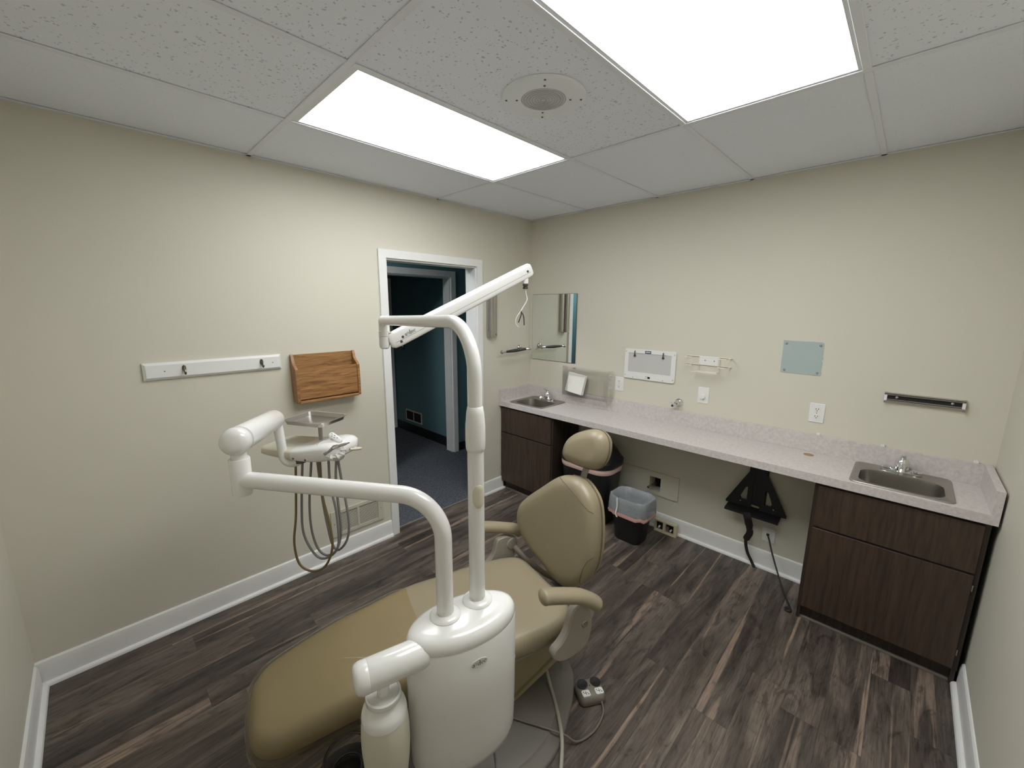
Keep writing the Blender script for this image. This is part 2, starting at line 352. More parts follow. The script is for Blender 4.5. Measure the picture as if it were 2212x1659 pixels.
def sheet(name, lo, hi, holes, axes, depth, mat, parent=None):
    """wall slab spanning lo..hi in two axes with rectangular holes, made of blocks; axes=(i, j, k), depth=(k0, k1)."""
    i, j, k = axes
    us = sorted({lo[0], hi[0], *[h[0] for h in holes], *[h[1] for h in holes]}); vs = sorted({lo[1], hi[1], *[h[2] for h in holes], *[h[3] for h in holes]})
    idx = {}; V = []; F = []
    solid = {}
    for a in range(len(us)-1):
        for b in range(len(vs)-1):
            cu = (us[a]+us[a+1])/2; cv = (vs[b]+vs[b+1])/2
            solid[a, b] = not any(h[0] < cu < h[1] and h[2] < cv < h[3] for h in holes)
    def vid(a, b, d):
        if (a, b, d) not in idx:
            p = [0, 0, 0]; p[i] = us[a]; p[j] = vs[b]; p[k] = depth[d]; idx[a, b, d] = len(V); V.append(p)
        return idx[a, b, d]
    for (a, b), ok in solid.items():
        if not ok: continue
        for d in (0, 1): F.append((vid(a, b, d), vid(a+1, b, d), vid(a+1, b+1, d), vid(a, b+1, d)))
        for da, db, e in ((-1, 0, ((a, b), (a, b+1))), (1, 0, ((a+1, b), (a+1, b+1))), (0, -1, ((a, b), (a+1, b))), (0, 1, ((a, b+1), (a+1, b+1)))):
            if not solid.get((a+da, b+db), False): F.append((vid(*e[0], 0), vid(*e[1], 0), vid(*e[1], 1), vid(*e[0], 1)))
    m = MB(); m.add(V, F); return m.build(name, mat, parent, smooth=0)

# ------------------------------------------------------------------ the room
DX0, DX1, DZ = -1.510, -0.685, 2.057          # door opening in the left wall
struct(sheet('wall_left', (XL-0.1, 0), (0.1, 2.62), [(DX0, DX1, 0, DZ)], (0, 2, 1), (0.0, 0.12), 'wall_paint'))
struct(sheet('wall_right', (YN-0.1, 0), (0.12, 2.62), [(-1.405, -1.315, 0.295, 0.410)], (1, 2, 0), (0.0, 0.1), 'wall_paint'))
m = MB(); m.box((XL-0.1, YN-0.1, 0), (0.1, YN, 2.62)); struct(m.build('wall_near_right', 'wall_paint', smooth=0))
m = MB(); m.box((XL-0.1, YN, 0), (XL, 0, 2.62)); struct(m.build('wall_near_left', 'wall_paint', smooth=0))

# floor: every plank a piece of its own, running along the left wall
m = MB(); m.box((XL-0.1, YN-0.1, -0.08), (0.1, 0.06, -0.006)); floor = struct(m.build('floor', 'subfloor', smooth=0))
PWID, PLEN = 0.137, 1.218
ends = {1: -1.597, 2: -2.59, 3: -2.322, 4: -2.825, 10: -0.702, 11: -0.488-PLEN, 14: -1.24, 15: -1.032, 21: -0.836}
ytop = 0.052; rows = []
y = -1.780+13*PWID                                # row boundaries, first one lies in the doorway
for r in range(0, 24):
    y1 = min(y-r*PWID, 0.0 if r > 0 else 0.0); y0 = max(y-(r+1)*PWID, YN)
    if y1 <= y0+0.003: continue
    first = ends.get(r, -RNG.uniform(0.1, PLEN)); k = first
    while k > XL: k -= PLEN
    while k < 0.0:
        x0 = max(k, XL); x1 = min(k+PLEN, 0.0)
        if x1-x0 > 0.01:
            m = MB(); m.box((x0+0.00015, y0+0.00015, -0.006), (x1-0.00015, y1-0.00015, RNG.uniform(-0.0002, 0.0)), 0.0005)
            m.build('plank', 'vinyl_plank', floor, smooth=0)
        k += PLEN
m = MB(); m.box((DX0, 0.0, -0.006), (DX1, 0.05, 0.0), 0.001); m.build('plank', 'vinyl_plank', floor, smooth=0)

# ceiling: lay-in panels on a white grid
m = MB(); m.box((XL-0.1, YN-0.1, H+0.05), (0.1, 0.12, H+0.10)); ceil = struct(m.build('ceiling', 'grid_white', smooth=0))
GX = [0.0, -1.058, -2.277, XL]; GY = [0.0, -0.608, -1.218, -1.827, -2.437, YN]
LIGHTS = [(1, 1), (1, 3)]
for a in range(3):
    for b in range(5):
        if (a, b) in LIGHTS: continue
        m = MB(); m.box((GX[a+1]+0.004, GY[b+1]+0.004, H+0.005), (GX[a]-0.004, GY[b]-0.004, H+0.02), 0.001)
        m.build('ceiling_tile', 'ceiling_tile' if a > 0 and b > 0 else 'ceiling_tile_smooth', ceil, smooth=0)
for x in GX[1:3]:
    m = MB(); m.box((x-0.012, YN, H), (x+0.012, 0, H+0.004), 0.0008); m.box((x-0.002, YN, H+0.004), (x+0.002, 0, H+0.03)); m.build('grid_bar', 'grid_white', ceil, smooth=0)
for yv in GY[1:5]:
    for a in range(3):
        x0, x1 = GX[a+1]+(0.012 if a < 2 else 0), GX[a]-(0.012 if a else 0)
        m = MB(); m.box((x0, yv-0.012, H), (x1, yv+0.012, H+0.004), 0.0008); m.box((x0, yv-0.002, H+0.004), (x1, yv+0.002, H+0.03)); m.build('grid_bar', 'grid_white', ceil, smooth=0)
for lo, hi in (((XL, -0.02, H), (0, 0, H+0.003)), ((-0.02, YN, H), (0, -0.02, H+0.003)), ((XL, YN, H), (XL+0.02, -0.02, H+0.003)), ((XL+0.02, YN, H), (-0.02, YN+0.02, H+0.003))):
    m = MB(); m.box(lo, hi); m.build('edge_angle', 'grid_white', ceil, smooth=0)

def troffer(a, b, label, lens):
    x0, x1, y0, y1 = GX[a+1], GX[a], GY[b+1], GY[b]
    t = thing('ceiling_light', label, 'ceiling light', ((x0+x1)/2, (y0+y1)/2, H+0.006), 0, 'fluorescent troffers in the ceiling grid')
    fm = MB(); g = 0.012; w = 0.034; z0, z1 = H+0.004, H+0.022
    fm.box((x0+g, y0+g, z0), (x1-g, y0+g+0.012, z1)); fm.box((x0+g, y1-g-0.012, z0), (x1-g, y1-g, z1))
    fm.box((x0+g, y0+g+0.012, z0), (x0+w+g-0.006, y1-g-0.012, z1)); fm.box((x1-g-0.012, y0+g+0.012, z0), (x1-g, y1-g-0.012, z1))
    fm.build('frame', 'light_housing', t, smooth=0)
    lm = MB(); lm.box((x0+w+g-0.006, y0+g+0.012, H+0.009), (x1-g-0.012, y1-g-0.012, H+0.013)); lm.build('diffuser', lens, t, smooth=0)
    bm_ = MB(); bm_.box((x0+g, y0+g, H+0.022), (x1-g, y1-g, H+0.045)); bm_.build('housing', 'light_housing', t, smooth=0)
troffer(1, 1, 'lit fluorescent ceiling panel nearer the doorway wall', 'lamp_lens_1')
troffer(1, 3, 'lit fluorescent ceiling panel cut off by the top of the photo', 'lamp_lens_2')

sp = thing('ceiling_speaker', 'round white ceiling speaker with a grey mesh centre between the lights', 'speaker', (-1.665, -1.535, H))
cs = Vector((-1.665, -1.535, H))
m = MB(); m.lathe([(0.085, 0.004), (0.085, -0.006), (0.150, -0.006), (0.158, -0.004), (0.160, 0.004)], cs, n=48); m.build('plate', 'speaker_white', sp)
m = MB(); m.lathe([(0.083, 0.0), (0.083, -0.006), (0.08, -0.0065), (0.001, -0.0065)], cs, n=48); gr = m.build('grille', 'speaker_mesh', sp)
m = MB()
for k in range(7):
    r = 0.012+0.0105*k; m.lathe([(r-0.0016, -0.006), (r, -0.0085), (r+0.0016, -0.006)], cs, n=40, cap=False)
m.build('grille_ring', 'speaker_ring', gr)['kind'] = 'stuff'
for k in range(4):
    a = math.radians(42+90*k)
    for rr in (0.142, 0.102):
        m = MB(); m.lathe([(0.0001, -0.0085), (0.004, -0.0078), (0.0045, -0.005)], cs+Vector((math.cos(a)*rr, math.sin(a)*rr, 0)), n=10); m.build('screw', 'dark_metal', sp)

# door trim and the hallway beyond
d1 = bpy.data.objects.new('door_1', None); C.objects.link(d1); struct(d1); FR['door_1'] = (Vector((0, 0, 0)), 0.0)
def casing(parent, x0, x1, z, yw, dy, w=0.056, t=0.018):
    """flat mitred casing round an opening x0..x1, height z, on the wall face yw, proud by t towards dy."""
    for side, xa, xb in (('l', x0-w, x0), ('r', x1+w, x1)):
        m = MB(); pts = [(xa, 0), (xb, 0), (xb, z), (xa, z+w)]
        m.prism(pts, lambda p: (p[0], yw, p[1]), lambda p: (p[0], yw+dy*t, p[1])); m.build('side_casing', 'trim_white', parent, smooth=0)
    m = MB(); pts = [(x0, z), (x1, z), (x1+w, z+w), (x0-w, z+w)]
    m.prism(pts, lambda p: (p[0], yw, p[1]), lambda p: (p[0], yw+dy*t, p[1])); m.build('head_casing', 'trim_white', parent, smooth=0)
casing(d1, DX0, DX1, DZ, 0.0, -1); casing(d1, DX0, DX1, DZ, 0.12, 1)
for x0, x1 in ((DX0, DX0+0.012), (DX1-0.012, DX1)):
    m = MB(); m.box((x0, 0, 0), (x1, 0.12, DZ-0.012)); m.build('jamb', 'trim_white', d1, smooth=0)
m = MB(); m.box((DX0, 0, DZ-0.012), (DX1, 0.12, DZ)); m.build('head_jamb', 'trim_white', d1, smooth=0)
m = MB(); m.box((DX0+0.012, 0.045, -0.001), (DX1-0.012, 0.062, 0.004), 0.0015); m.build('threshold_strip', 'base_grey', d1, smooth=0)

HX0, HX1 = -3.3, 2.2
m = MB(); m.box((HX0, 0.05, -0.08), (HX1, 1.12, -0.002)); m.box((-1.9, 1.12, -0.08), (-0.02, 2.62, -0.002)); struct(m.build('floor_hallway', 'carpet', smooth=0))
m = MB(); m.box((HX0, 0.12, 2.50), (HX1, 1.12, 2.56)); m.box((-1.9, 1.12, 2.50), (0.1, 2.62, 2.56)); hceil = struct(m.build('ceiling_hallway', 'hall_ceiling', smooth=0))
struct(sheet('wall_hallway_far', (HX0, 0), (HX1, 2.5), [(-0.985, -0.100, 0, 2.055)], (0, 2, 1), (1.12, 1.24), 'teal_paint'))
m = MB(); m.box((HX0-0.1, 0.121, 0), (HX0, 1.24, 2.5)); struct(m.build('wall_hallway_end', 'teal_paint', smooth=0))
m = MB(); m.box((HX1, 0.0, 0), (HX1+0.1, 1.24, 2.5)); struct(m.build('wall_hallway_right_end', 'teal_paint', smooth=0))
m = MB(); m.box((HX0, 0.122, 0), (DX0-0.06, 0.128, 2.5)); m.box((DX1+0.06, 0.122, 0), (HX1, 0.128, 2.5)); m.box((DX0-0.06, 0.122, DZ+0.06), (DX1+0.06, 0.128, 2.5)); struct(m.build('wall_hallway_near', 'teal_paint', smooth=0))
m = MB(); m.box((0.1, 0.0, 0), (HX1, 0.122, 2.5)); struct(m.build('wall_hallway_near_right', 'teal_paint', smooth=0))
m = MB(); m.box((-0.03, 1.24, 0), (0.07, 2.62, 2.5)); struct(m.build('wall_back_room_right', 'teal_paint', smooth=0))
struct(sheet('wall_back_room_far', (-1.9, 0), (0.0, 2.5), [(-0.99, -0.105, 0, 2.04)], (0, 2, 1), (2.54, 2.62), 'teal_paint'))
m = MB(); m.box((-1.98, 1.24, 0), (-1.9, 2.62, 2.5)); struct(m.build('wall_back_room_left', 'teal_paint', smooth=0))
d2 = bpy.data.objects.new('door_2', None); C.objects.link(d2); struct(d2); FR['door_2'] = (Vector((0, 0, 0)), 0.0)
casing(d2, -0.985, -0.100, 2.055, 1.12, -1, 0.062)
for x0, x1 in ((-0.985, -0.970), (-0.115, -0.100)):
    m = MB(); m.box((x0, 1.12, 0), (x1, 1.24, 2.04)); m.build('jamb', 'trim_white', d2, smooth=0)
m = MB(); m.box((-0.985, 1.12, 2.04), (-0.100, 1.24, 2.055)); m.build('head_jamb', 'trim_white', d2, smooth=0)
d3 = bpy.data.objects.new('door_3', None); C.objects.link(d3); struct(d3); FR['door_3'] = (Vector((0, 0, 0)), 0.0)
casing(d3, -0.99, -0.105, 2.04, 2.54, -1, 0.062)
m = MB(); m.box((-0.988, 2.56, 0.01), (-0.107, 2.595, 2.038), 0.002); m.build('door_leaf', 'trim_white', d3, smooth=0)
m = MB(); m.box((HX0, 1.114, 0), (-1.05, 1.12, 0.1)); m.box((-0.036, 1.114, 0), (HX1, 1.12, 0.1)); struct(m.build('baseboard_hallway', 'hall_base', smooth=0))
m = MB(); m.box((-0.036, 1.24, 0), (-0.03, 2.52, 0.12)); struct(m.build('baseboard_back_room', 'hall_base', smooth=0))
hv = thing('return_air_grille', 'small two pane grille low on the dark teal wall beyond the doorways', 'vent', (-0.03, 2.09, 0.24))
m = MB()
for lo, hi in (((-0.036, 1.896, 0.16), (-0.03, 1.915, 0.32)), ((-0.036, 2.27, 0.16), (-0.03, 2.289, 0.32)), ((-0.036, 1.915, 0.16), (-0.03, 2.27, 0.178)), ((-0.036, 1.915, 0.302), (-0.03, 2.27, 0.32)), ((-0.036, 2.085, 0.178), (-0.03, 2.098, 0.302))): m.box(lo, hi)
m.build('frame', 'register_paint', hv, smooth=0)
m = MB(); m.box((-0.033, 1.915, 0.178), (-0.031, 2.27, 0.302)); m.build('mesh_backing', 'dark_slot', hv, smooth=0)
hs = thing('light_switch', 'light switch on the dark teal wall beyond both doorways', 'switch', (-0.03, 2.29, 1.2))
m = MB(); m.box((-0.037, 2.25, 1.14), (-0.03, 2.325, 1.255), 0.002); m.build('plate', 'dark_metal', hs, smooth=0)
m = MB(); m.box((-0.045, 2.28, 1.185), (-0.037, 2.292, 1.21)); m.build('toggle', 'white_plastic', hs, smooth=0)

m = MB(); m.box((-2.25, 0.47, 2.478), (-1.65, 0.77, 2.498), 0.004); hl = m.build('lamp_housing', 'light_housing', hceil, smooth=0)
m = MB(); m.box((-2.23, 0.49, 2.474), (-1.67, 0.75, 2.478)); m.build('lamp_diffuser', 'hall_lens', hl, smooth=0)

# baseboards with shoe moulding
BB = [(0, 0), (0.013, 0), (0.013, 0.098), (0.011, 0.108), (0.009, 0.118), (0.004, 0.125), (0, 0.125)]
SH = [(0.013, 0), (0.031, 0), (0.0305, 0.006), (0.028, 0.012), (0.023, 0.017), (0.013, 0.019)]
def baseboard(name, p0, p1, n):
    """board along p0 -> p1 (2-D), n = unit direction into the room."""
    m = MB(); m.prism(BB, lambda q: (p0[0]+n[0]*q[0], p0[1]+n[1]*q[0], q[1]), lambda q: (p1[0]+n[0]*q[0], p1[1]+n[1]*q[0], q[1])); b = struct(m.build(name, 'trim_white', smooth=20))
    m = MB(); m.prism(SH, lambda q: (p0[0]+n[0]*q[0], p0[1]+n[1]*q[0], q[1]), lambda q: (p1[0]+n[0]*q[0], p1[1]+n[1]*q[0], q[1])); m.build('shoe_moulding', 'trim_white', b, smooth=20)
baseboard('baseboard_left', (XL, 0), (DX0-0.056, 0), (0, -1))
baseboard('baseboard_left_by_cabinet', (DX1+0.056, 0), (-0.36, 0), (0, -1))
baseboard('baseboard_right', (0, -0.632), (0, -2.398), (-1, 0))
baseboard('baseboard_near_right', (XL, YN), (-0.372, YN), (0, 1))
baseboard('baseboard_near_left', (XL, YN+0.031), (XL, -0.031), (1, 0))

# ------------------------------------------------------------------ counter, cabinets, sinks
ZC, XF = 0.875, -0.425
SINKS = [(-0.490, -0.105), (-2.905, -2.530)]       # y ranges of the sink rims
ct = tag(sheet('countertop', (XF+0.002, YN+0.012), (-0.001, -0.001), [(-0.378, -0.105, a+0.024, b-0.024) for a, b in SINKS], (0, 1, 2), (0.833, ZC), 'laminate'), 'long speckled mauve grey laminate countertop along the right wall', 'countertop')
FR[ct.name] = (Vector((0, 0, 0)), 0.0)
m = MB(); m.box((XF, YN+0.012, 0.831), (XF+0.002, -0.001, ZC)); m.build('front_edge', 'laminate', ct, smooth=0)
m = MB(); m.box((-0.021, YN+0.012, ZC), (-0.001, -0.001, 0.982), 0.001); m.build('backsplash', 'laminate', ct, smooth=0)
m = MB(); m.box((XF+0.001, -0.021, ZC), (-0.021, -0.001, 0.982), 0.001); m.build('side_splash', 'laminate', ct, smooth=0)
m = MB(); m.box((XF-0.001, YN+0.009, 0.831), (-0.001, YN+0.036, 0.985), 0.001); m.build('side_splash', 'laminate', ct, smooth=0)
m = MB(); m.lathe([(0.026, 0.0), (0.026, 0.0012), (0.0001, 0.0012)], (-0.095, -2.318, ZC), n=28); lab(m.build('grommet_hole', 'raw_board', ct), 'round hole showing raw brown particle board')
for yv in (-2.34, -2.63, -2.975):
    m = MB(); m.box((-0.016, yv-0.009, 0.982), (-0.001, yv+0.009, 0.994), 0.002); m.box((-0.012, yv-0.004, 0.994), (-0.004, yv+0.004, 0.999), 0.001); m.build('splash_clip', 'white_plastic', ct, smooth=0)

def cabinet(name, label, y0, y1, hinge_left):
    t = thing(name, label, 'cabinet', (-0.2, (y0+y1)/2, 0), 0, 'base cabinets under the counter')
    X = -0.395; m = MB()
    m.box((X+0.02, y0, 0.0), (-0.032, y0+0.016, 0.830)); m.box((X+0.02, y1-0.016, 0.0), (-0.032, y1, 0.830)); m.box((X+0.02, y0+0.016, 0.09), (-0.032, y1-0.016, 0.106)); m.box((-0.045, y0+0.016, 0.106), (-0.032, y1-0.016, 0.830))
    m.build('carcass', 'walnut_dark', t, smooth=0)
    m = MB()
    for lo, hi in (((y0, 0.085), (y0+0.032, 0.830)), ((y1-0.032, 0.085), (y1, 0.830)), ((y0+0.032, 0.085), (y1-0.032, 0.115)), ((y0+0.032, 0.56), (y1-0.032, 0.595)), ((y0+0.032, 0.80), (y1-0.032, 0.830))):
        m.box((X, lo[0], lo[1]), (X+0.02, hi[0], hi[1]))
    m.build('face_frame', 'walnut_dark', t, smooth=0)
    m = MB(); m.box((X-0.012, y0+0.018, 0.585), (X, y1-0.018, 0.815), 0.001); m.build('drawer_front', 'walnut', t, smooth=0)
    m = MB(); m.box((X-0.012, y0+0.018, 0.098), (X, y1-0.018, 0.574), 0.0008); dr = m.build('cabinet_door', 'walnut', t, smooth=0)
    yh = y1-0.018 if hinge_left else y0+0.018
    for z in (0.17, 0.50):
        m = MB(); m.cyl((X-0.010, yh+(0.003 if hinge_left else -0.003), z), (X-0.010, yh+(0.003 if hinge_left else -0.003), z+0.03), 0.003, 8); m.build('hinge', 'satin_nickel', dr)
    m = MB(); m.box((-0.352, y0+0.002, 0.0), (-0.340, y1-0.002, 0.087)); m.build('toe_kick', 'walnut_dark', t, smooth=0)
    m = MB(); m.prism([(0, 0), (0.012, 0), (0.011, 0.006), (0.006, 0.011), (0, 0.012)], lambda q: (-0.352-q[0], y0, q[1]), lambda q: (-0.352-q[0], y1, q[1])); m.build('toe_moulding', 'cord_tan', t)
cabinet('base_cabinet', 'dark brown base cabinet beside the doorway under the corner sink', -0.626, -0.004, True)
cabinet('base_cabinet', 'dark brown base cabinet at the right end under the sink, nearest the camera', -3.018, -2.400, False)

def sink(label, y0, y1):
    t = thing('sink', label, 'sink', (-0.21, (y0+y1)/2, ZC), 0, 'stainless drop in sinks')
    cy = (y0+y1)/2; w = y1-y0; xa, xb = -0.402, -0.035; cx = (xa+xb)/2; xw = xb-xa
    out = rrect(xw, w, 0.03, 6); bo = rrect(0.242, w-0.062, 0.07, 6)
    bx = -0.250
    def R(pts, ccx, z, s=1.0): return [(ccx+p[0]*s, cy+p[1]*s, z) for p in pts]
    m = MB(); m.rings([R(out, cx, ZC+0.0005), R(out, cx, ZC+0.004), R(out, cx, ZC+0.007, 0.985), R(out, cx, ZC+0.007, 0.955), R(out, cx, ZC+0.004, 0.93), [(bx+(p[0])*1.03, cy+p[1]*1.02, ZC+0.004) for p in bo], R(bo, bx, ZC+0.001)], False, False)
    m.build('rim', 'sink_steel', t, smooth=50)
    m = MB(); m.rings([R(bo, bx, ZC+0.001), R(bo, bx, ZC-0.012, 0.985), R(bo, bx, ZC-0.09, 0.94), R(bo, bx, ZC-0.115, 0.90), R(bo, bx, ZC-0.126, 0.80), R(bo, bx, ZC-0.130, 0.2)], False, True)
    m.build('bowl', 'sink_steel', t, smooth=60)
    m = MB(); m.lathe([(0.022, 0.0), (0.022, 0.002), (0.012, 0.001), (0.0001, 0.0005)], (bx, cy, ZC-0.130), n=20); m.build('drain', 'chrome', t)
    f = thing('faucet', label.replace('steel sink', 'chrome single lever faucet on the sink'), 'faucet', (-0.075, cy, ZC+0.005), 0, 'chrome sink faucets'); z0 = ZC+0.005
    m = MB(); m.pillow(rrect(0.056, 0.165, 0.027, 6, -0.078, cy), [(0, z0), (0, z0+0.006), (0.004, z0+0.011)], lambda x, y_, h: Vector((x, y_, h)), 2, 0.004); m.build('base', 'chrome', f)
    for sg in (-1, 1):
        m = MB(); m.lathe([(0.026, 0), (0.027, 0.008), (0.021, 0.014), (0.0001, 0.016)], (-0.078, cy+sg*0.058, z0+0.008), n=20); m.build('cap', 'chrome', f)
    m = MB(); m.lathe([(0.031, 0.006), (0.029, 0.03), (0.030, 0.046), (0.027, 0.062), (0.017, 0.073), (0.0001, 0.076)], (-0.075, cy, z0), n=24); m.build('body', 'chrome', f)
    m = MB(); m.tube(catmull([(-0.08, cy, z0+0.028), (-0.125, cy, z0+0.046), (-0.165, cy, z0+0.045), (-0.182, cy, z0+0.026)], 6), [(0.014-0.0002*i, 0.016-0.0002*i) for i in range(19)], 14); sp_ = m.build('spout', 'chrome', f)
    m = MB(); m.cyl((-0.181, cy, z0+0.030), (-0.184, cy, z0+0.014), 0.011, 16); m.build('aerator', 'satin_nickel', sp_)
    m = MB(); m.tube(catmull([(-0.07, cy, z0+0.062), (-0.085, cy, z0+0.085), (-0.115, cy, z0+0.104), (-0.150, cy, z0+0.112)], 6), [(0.010-0.0003*i, 0.013-0.0002*i) for i in range(19)], 12); m.build('lever', 'chrome', f)
sink('steel sink at the corner end of the counter', *SINKS[0])
sink('steel sink at the right end of the counter', *SINKS[1])

# ------------------------------------------------------------------ left wall fittings
t = thing('coat_hook_rail', 'long white board holding two small coat hooks on the left wall', 'hook rail', (-2.528, 0, 1.406))
m = MB(); x0, x1, z0, z1 = -2.834, -2.222, 1.364, 1.449
m.rings([[(x0, -0.001, z0), (x1, -0.001, z0), (x1, -0.001, z1), (x0, -0.001, z1)], [(x0, -0.010, z0), (x1, -0.010, z0), (x1, -0.010, z1), (x0, -0.010, z1)],
         [(x0+0.012, -0.019, z0+0.012), (x1-0.012, -0.019, z0+0.012), (x1-0.012, -0.019, z1-0.012), (x0+0.012, -0.019, z1-0.012)]]); m.build('board', 'trim_white', t, smooth=0)
for xh in (-2.675, -2.325):
    m = MB(); m.pillow(ellipse(0.0085, 0.017, 16, xh, 1.413), [(0, 0.0), (0, 0.003), (0.003, 0.006)], lambda x, z, h: Vector((x, -0.019-h, z)), 2, 0.001); hk = m.build('hook', 'hook_brass', t)
    m = MB(); m.tube(catmull([(xh, -0.024, 1.418), (xh, -0.034, 1.402), (xh, -0.040, 1.390), (xh, -0.048, 1.387), (xh, -0.054, 1.396)], 5), [0.0045]*20+[0.0055], 8); m.build('hook_arm', 'hook_brass', hk)
for xh in (-2.752, -2.268):
    m = MB(); m.lathe([(0.0001, 0.0007), (0.0028, 0.0006), (0.003, -0.001)], (xh, -0.019, 1.405), (0, -1, 0), 10); m.build('screw', 'dark_metal', t)

t = thing('wall_file_holder', 'oak wall pocket for files hanging between the hook rail and doorway', 'file holder', (-1.975, 0, 1.15))
x0, x1, zb, zt = -2.172, -1.778, 1.150, 1.442
sidep = [(0, zb), (0, zt), (0.022, zt), (0.034, zt-0.05), (0.075, zt-0.075), (0.085, zt-0.09), (0.085, zb+0.01), (0.078, zb)]
for xa, xb in ((x0, x0+0.016), (x1-0.016, x1)):
    m = MB(); m.prism(chaikin(sidep, 1), lambda p: (xa, -0.001-p[0], p[1]), lambda p: (xb, -0.001-p[0], p[1])); m.build('side_panel', 'oak', t, smooth=30)
m = MB(); m.box((x0+0.016, -0.012, zb+0.015), (x1-0.016, -0.001, zt-0.003)); m.build('back_panel', 'oak', t, smooth=0)
m = MB(); m.box((x0+0.016, -0.080, zb+0.022), (x1-0.016, -0.071, zt-0.085), 0.001); m.build('front_panel', 'oak', t, smooth=0)
m = MB(); m.box((x0+0.010, -0.090, zb-0.002), (x1-0.016, -0.001, zb+0.015), 0.004, 2); m.build('bottom_rail', 'oak', t, smooth=0)
for xs in (x0+0.075, x1-0.075):
    m = MB(); m.lathe([(0.0001, 0.002), (0.003, 0.001), (0.0035, -0.001)], (xs, -0.012, zt-0.03), (0, -1, 0), 10); m.build('screw', 'brass', t)

t = thing('wall_register', 'beige louvred air register above the left baseboard near the doorway', 'vent', (-1.82, 0, 0.26))
x0, x1, z0, z1 = -2.012, -1.628, 0.165, 0.352
m = MB()
for lo, hi in (((x0, z0), (x0+0.042, z1)), ((x1-0.042, z0), (x1, z1)), ((x0+0.042, z0), (x1-0.042, z0+0.022)), ((x0+0.042, z1-0.024), (x1-0.042, z1)), ((-1.828, z0+0.022), (-1.812, z1-0.024))):
    m.box((lo[0], -0.010, lo[1]), (hi[0], -0.001, hi[1]), 0.001)
m.build('frame', 'register_paint', t, smooth=0)
m = MB(); m.box((x0+0.03, -0.0022, z0+0.015), (x1-0.03, -0.001, z1-0.015)); m.build('duct_opening', 'dark_slot', t, smooth=0)
nl = 17
for xa, xb in ((x0+0.042, -1.828), (-1.812, x1-0.042)):
    for k in range(nl):
        z = z0+0.026+k*(z1-z0-0.052)/(nl-1)
        m = MB(); m.prism([(0.0032, z+0.0022), (0.0050, z+0.0022), (0.0062, z-0.0016), (0.0044, z-0.0016)], lambda p: (xa, -p[0], p[1]), lambda p: (xb, -p[0], p[1])); m.build('louvre', 'register_paint', t, smooth=0)
for xs in (x0+0.02, x1-0.02):
    m = MB(); m.lathe([(0.0001, 0.002), (0.003, 0.001), (0.0035, -0.001)], (xs, -0.010, 0.26), (0, -1, 0), 10); m.build('screw', 'satin_nickel', t)

t = thing('cup_dispenser', 'tall grey metal tube dispenser on the wall right of the doorway', 'dispenser', (-0.49, 0, 1.47))
for xa, xb, d, zb in ((-0.575, -0.528, 0.050, 1.470), (-0.520, -0.470, 0.030, 1.475)):
    m = MB(); pts = chaikin([(xa, 0.001), (xa, d), ((xa+xb)/2, d+0.012), (xb, d), (xb, 0.001)], 1, False)
    m.prism(pts, lambda p: (p[0], -p[1], zb), lambda p: (p[0], -p[1], 1.875)); m.build('tube', 'steel', t, smooth=30)
m = MB(); m.box((-0.530, -0.020, 1.468), (-0.518, -0.001, 1.875)); m.build('back_strip', 'steel', t, smooth=0)
m = MB(); m.box((-0.585, -0.03, 1.53), (-0.575, -0.012, 1.58), 0.003); m.build('side_catch', 'steel', t, smooth=0)
m = MB(); m.lathe([(0.0001, 0.003), (0.004, 0.002), (0.005, -0.001)], (-0.495, -0.042, 1.492), (0, -1, 0), 10); m.build('screw', 'dark_metal', t)

t = thing('towel_holder', 'open arm towel bar with a dark grip and nickel ball ends in the corner', 'towel bar', (-0.13, 0, 1.335))
m = MB(); m.lathe([(0.028, 0.001), (0.028, 0.006), (0.024, 0.012), (0.014, 0.018), (0.009, 0.030)], (-0.155, 0, 1.350), (0, -1, 0), 24); m.build('wall_flange', 'satin_nickel', t)
m = MB(); m.tube(catmull([(-0.155, -0.02, 1.350), (-0.150, -0.055, 1.349), (-0.13, -0.078, 1.345), (-0.105, -0.082, 1.342)], 5), 0.007, 10); m.build('post', 'satin_nickel', t)
for xb_, zb_ in ((-0.098, 1.342), (-0.462, 1.334)):
    m = MB(); m.lathe([(0.0001, -0.017), (0.010, -0.014), (0.0165, -0.004), (0.0165, 0.004), (0.010, 0.014), (0.0001, 0.017)], (xb_, -0.082, zb_), (1, 0, 0), 16); m.build('ball_end', 'satin_nickel', t)
for pa, pb in (((-0.112, -0.082, 1.342), (-0.15, -0.082, 1.341)), ((-0.450, -0.082, 1.334), (-0.415, -0.082, 1.335))):
    m = MB(); m.tube([pa, pb], 0.009, 10); m.build('collar', 'satin_nickel', t)
m = MB(); m.tube([(-0.150, -0.082, 1.341), (-0.20, -0.082, 1.340), (-0.28, -0.082, 1.338), (-0.37, -0.082, 1.336), (-0.415, -0.082, 1.335)], [0.009, 0.012, 0.0155, 0.012, 0.009], 12); m.build('grip', 'black_plastic', t)

# ------------------------------------------------------------------ right wall fittings
t = thing('wall_mirror', 'square frameless mirror above the corner sink', 'mirror', (0, -0.29, 1.54))
m = MB(); m.box((-0.007, -0.547, 1.236), (-0.0015, -0.034, 1.848), 0.0008); m.build('edge', 'dark_metal', t, smooth=0)
m = MB(); m.add([(-0.0075, -0.5445, 1.2385), (-0.0075, -0.0365, 1.2385), (-0.0075, -0.0365, 1.8455), (-0.0075, -0.5445, 1.8455)], [(0, 1, 2, 3)]); m.box((-0.0074, -0.5445, 1.2385), (-0.0070, -0.0365, 1.8455)); m.build('glass', 'mirror_glass', t, smooth=0)

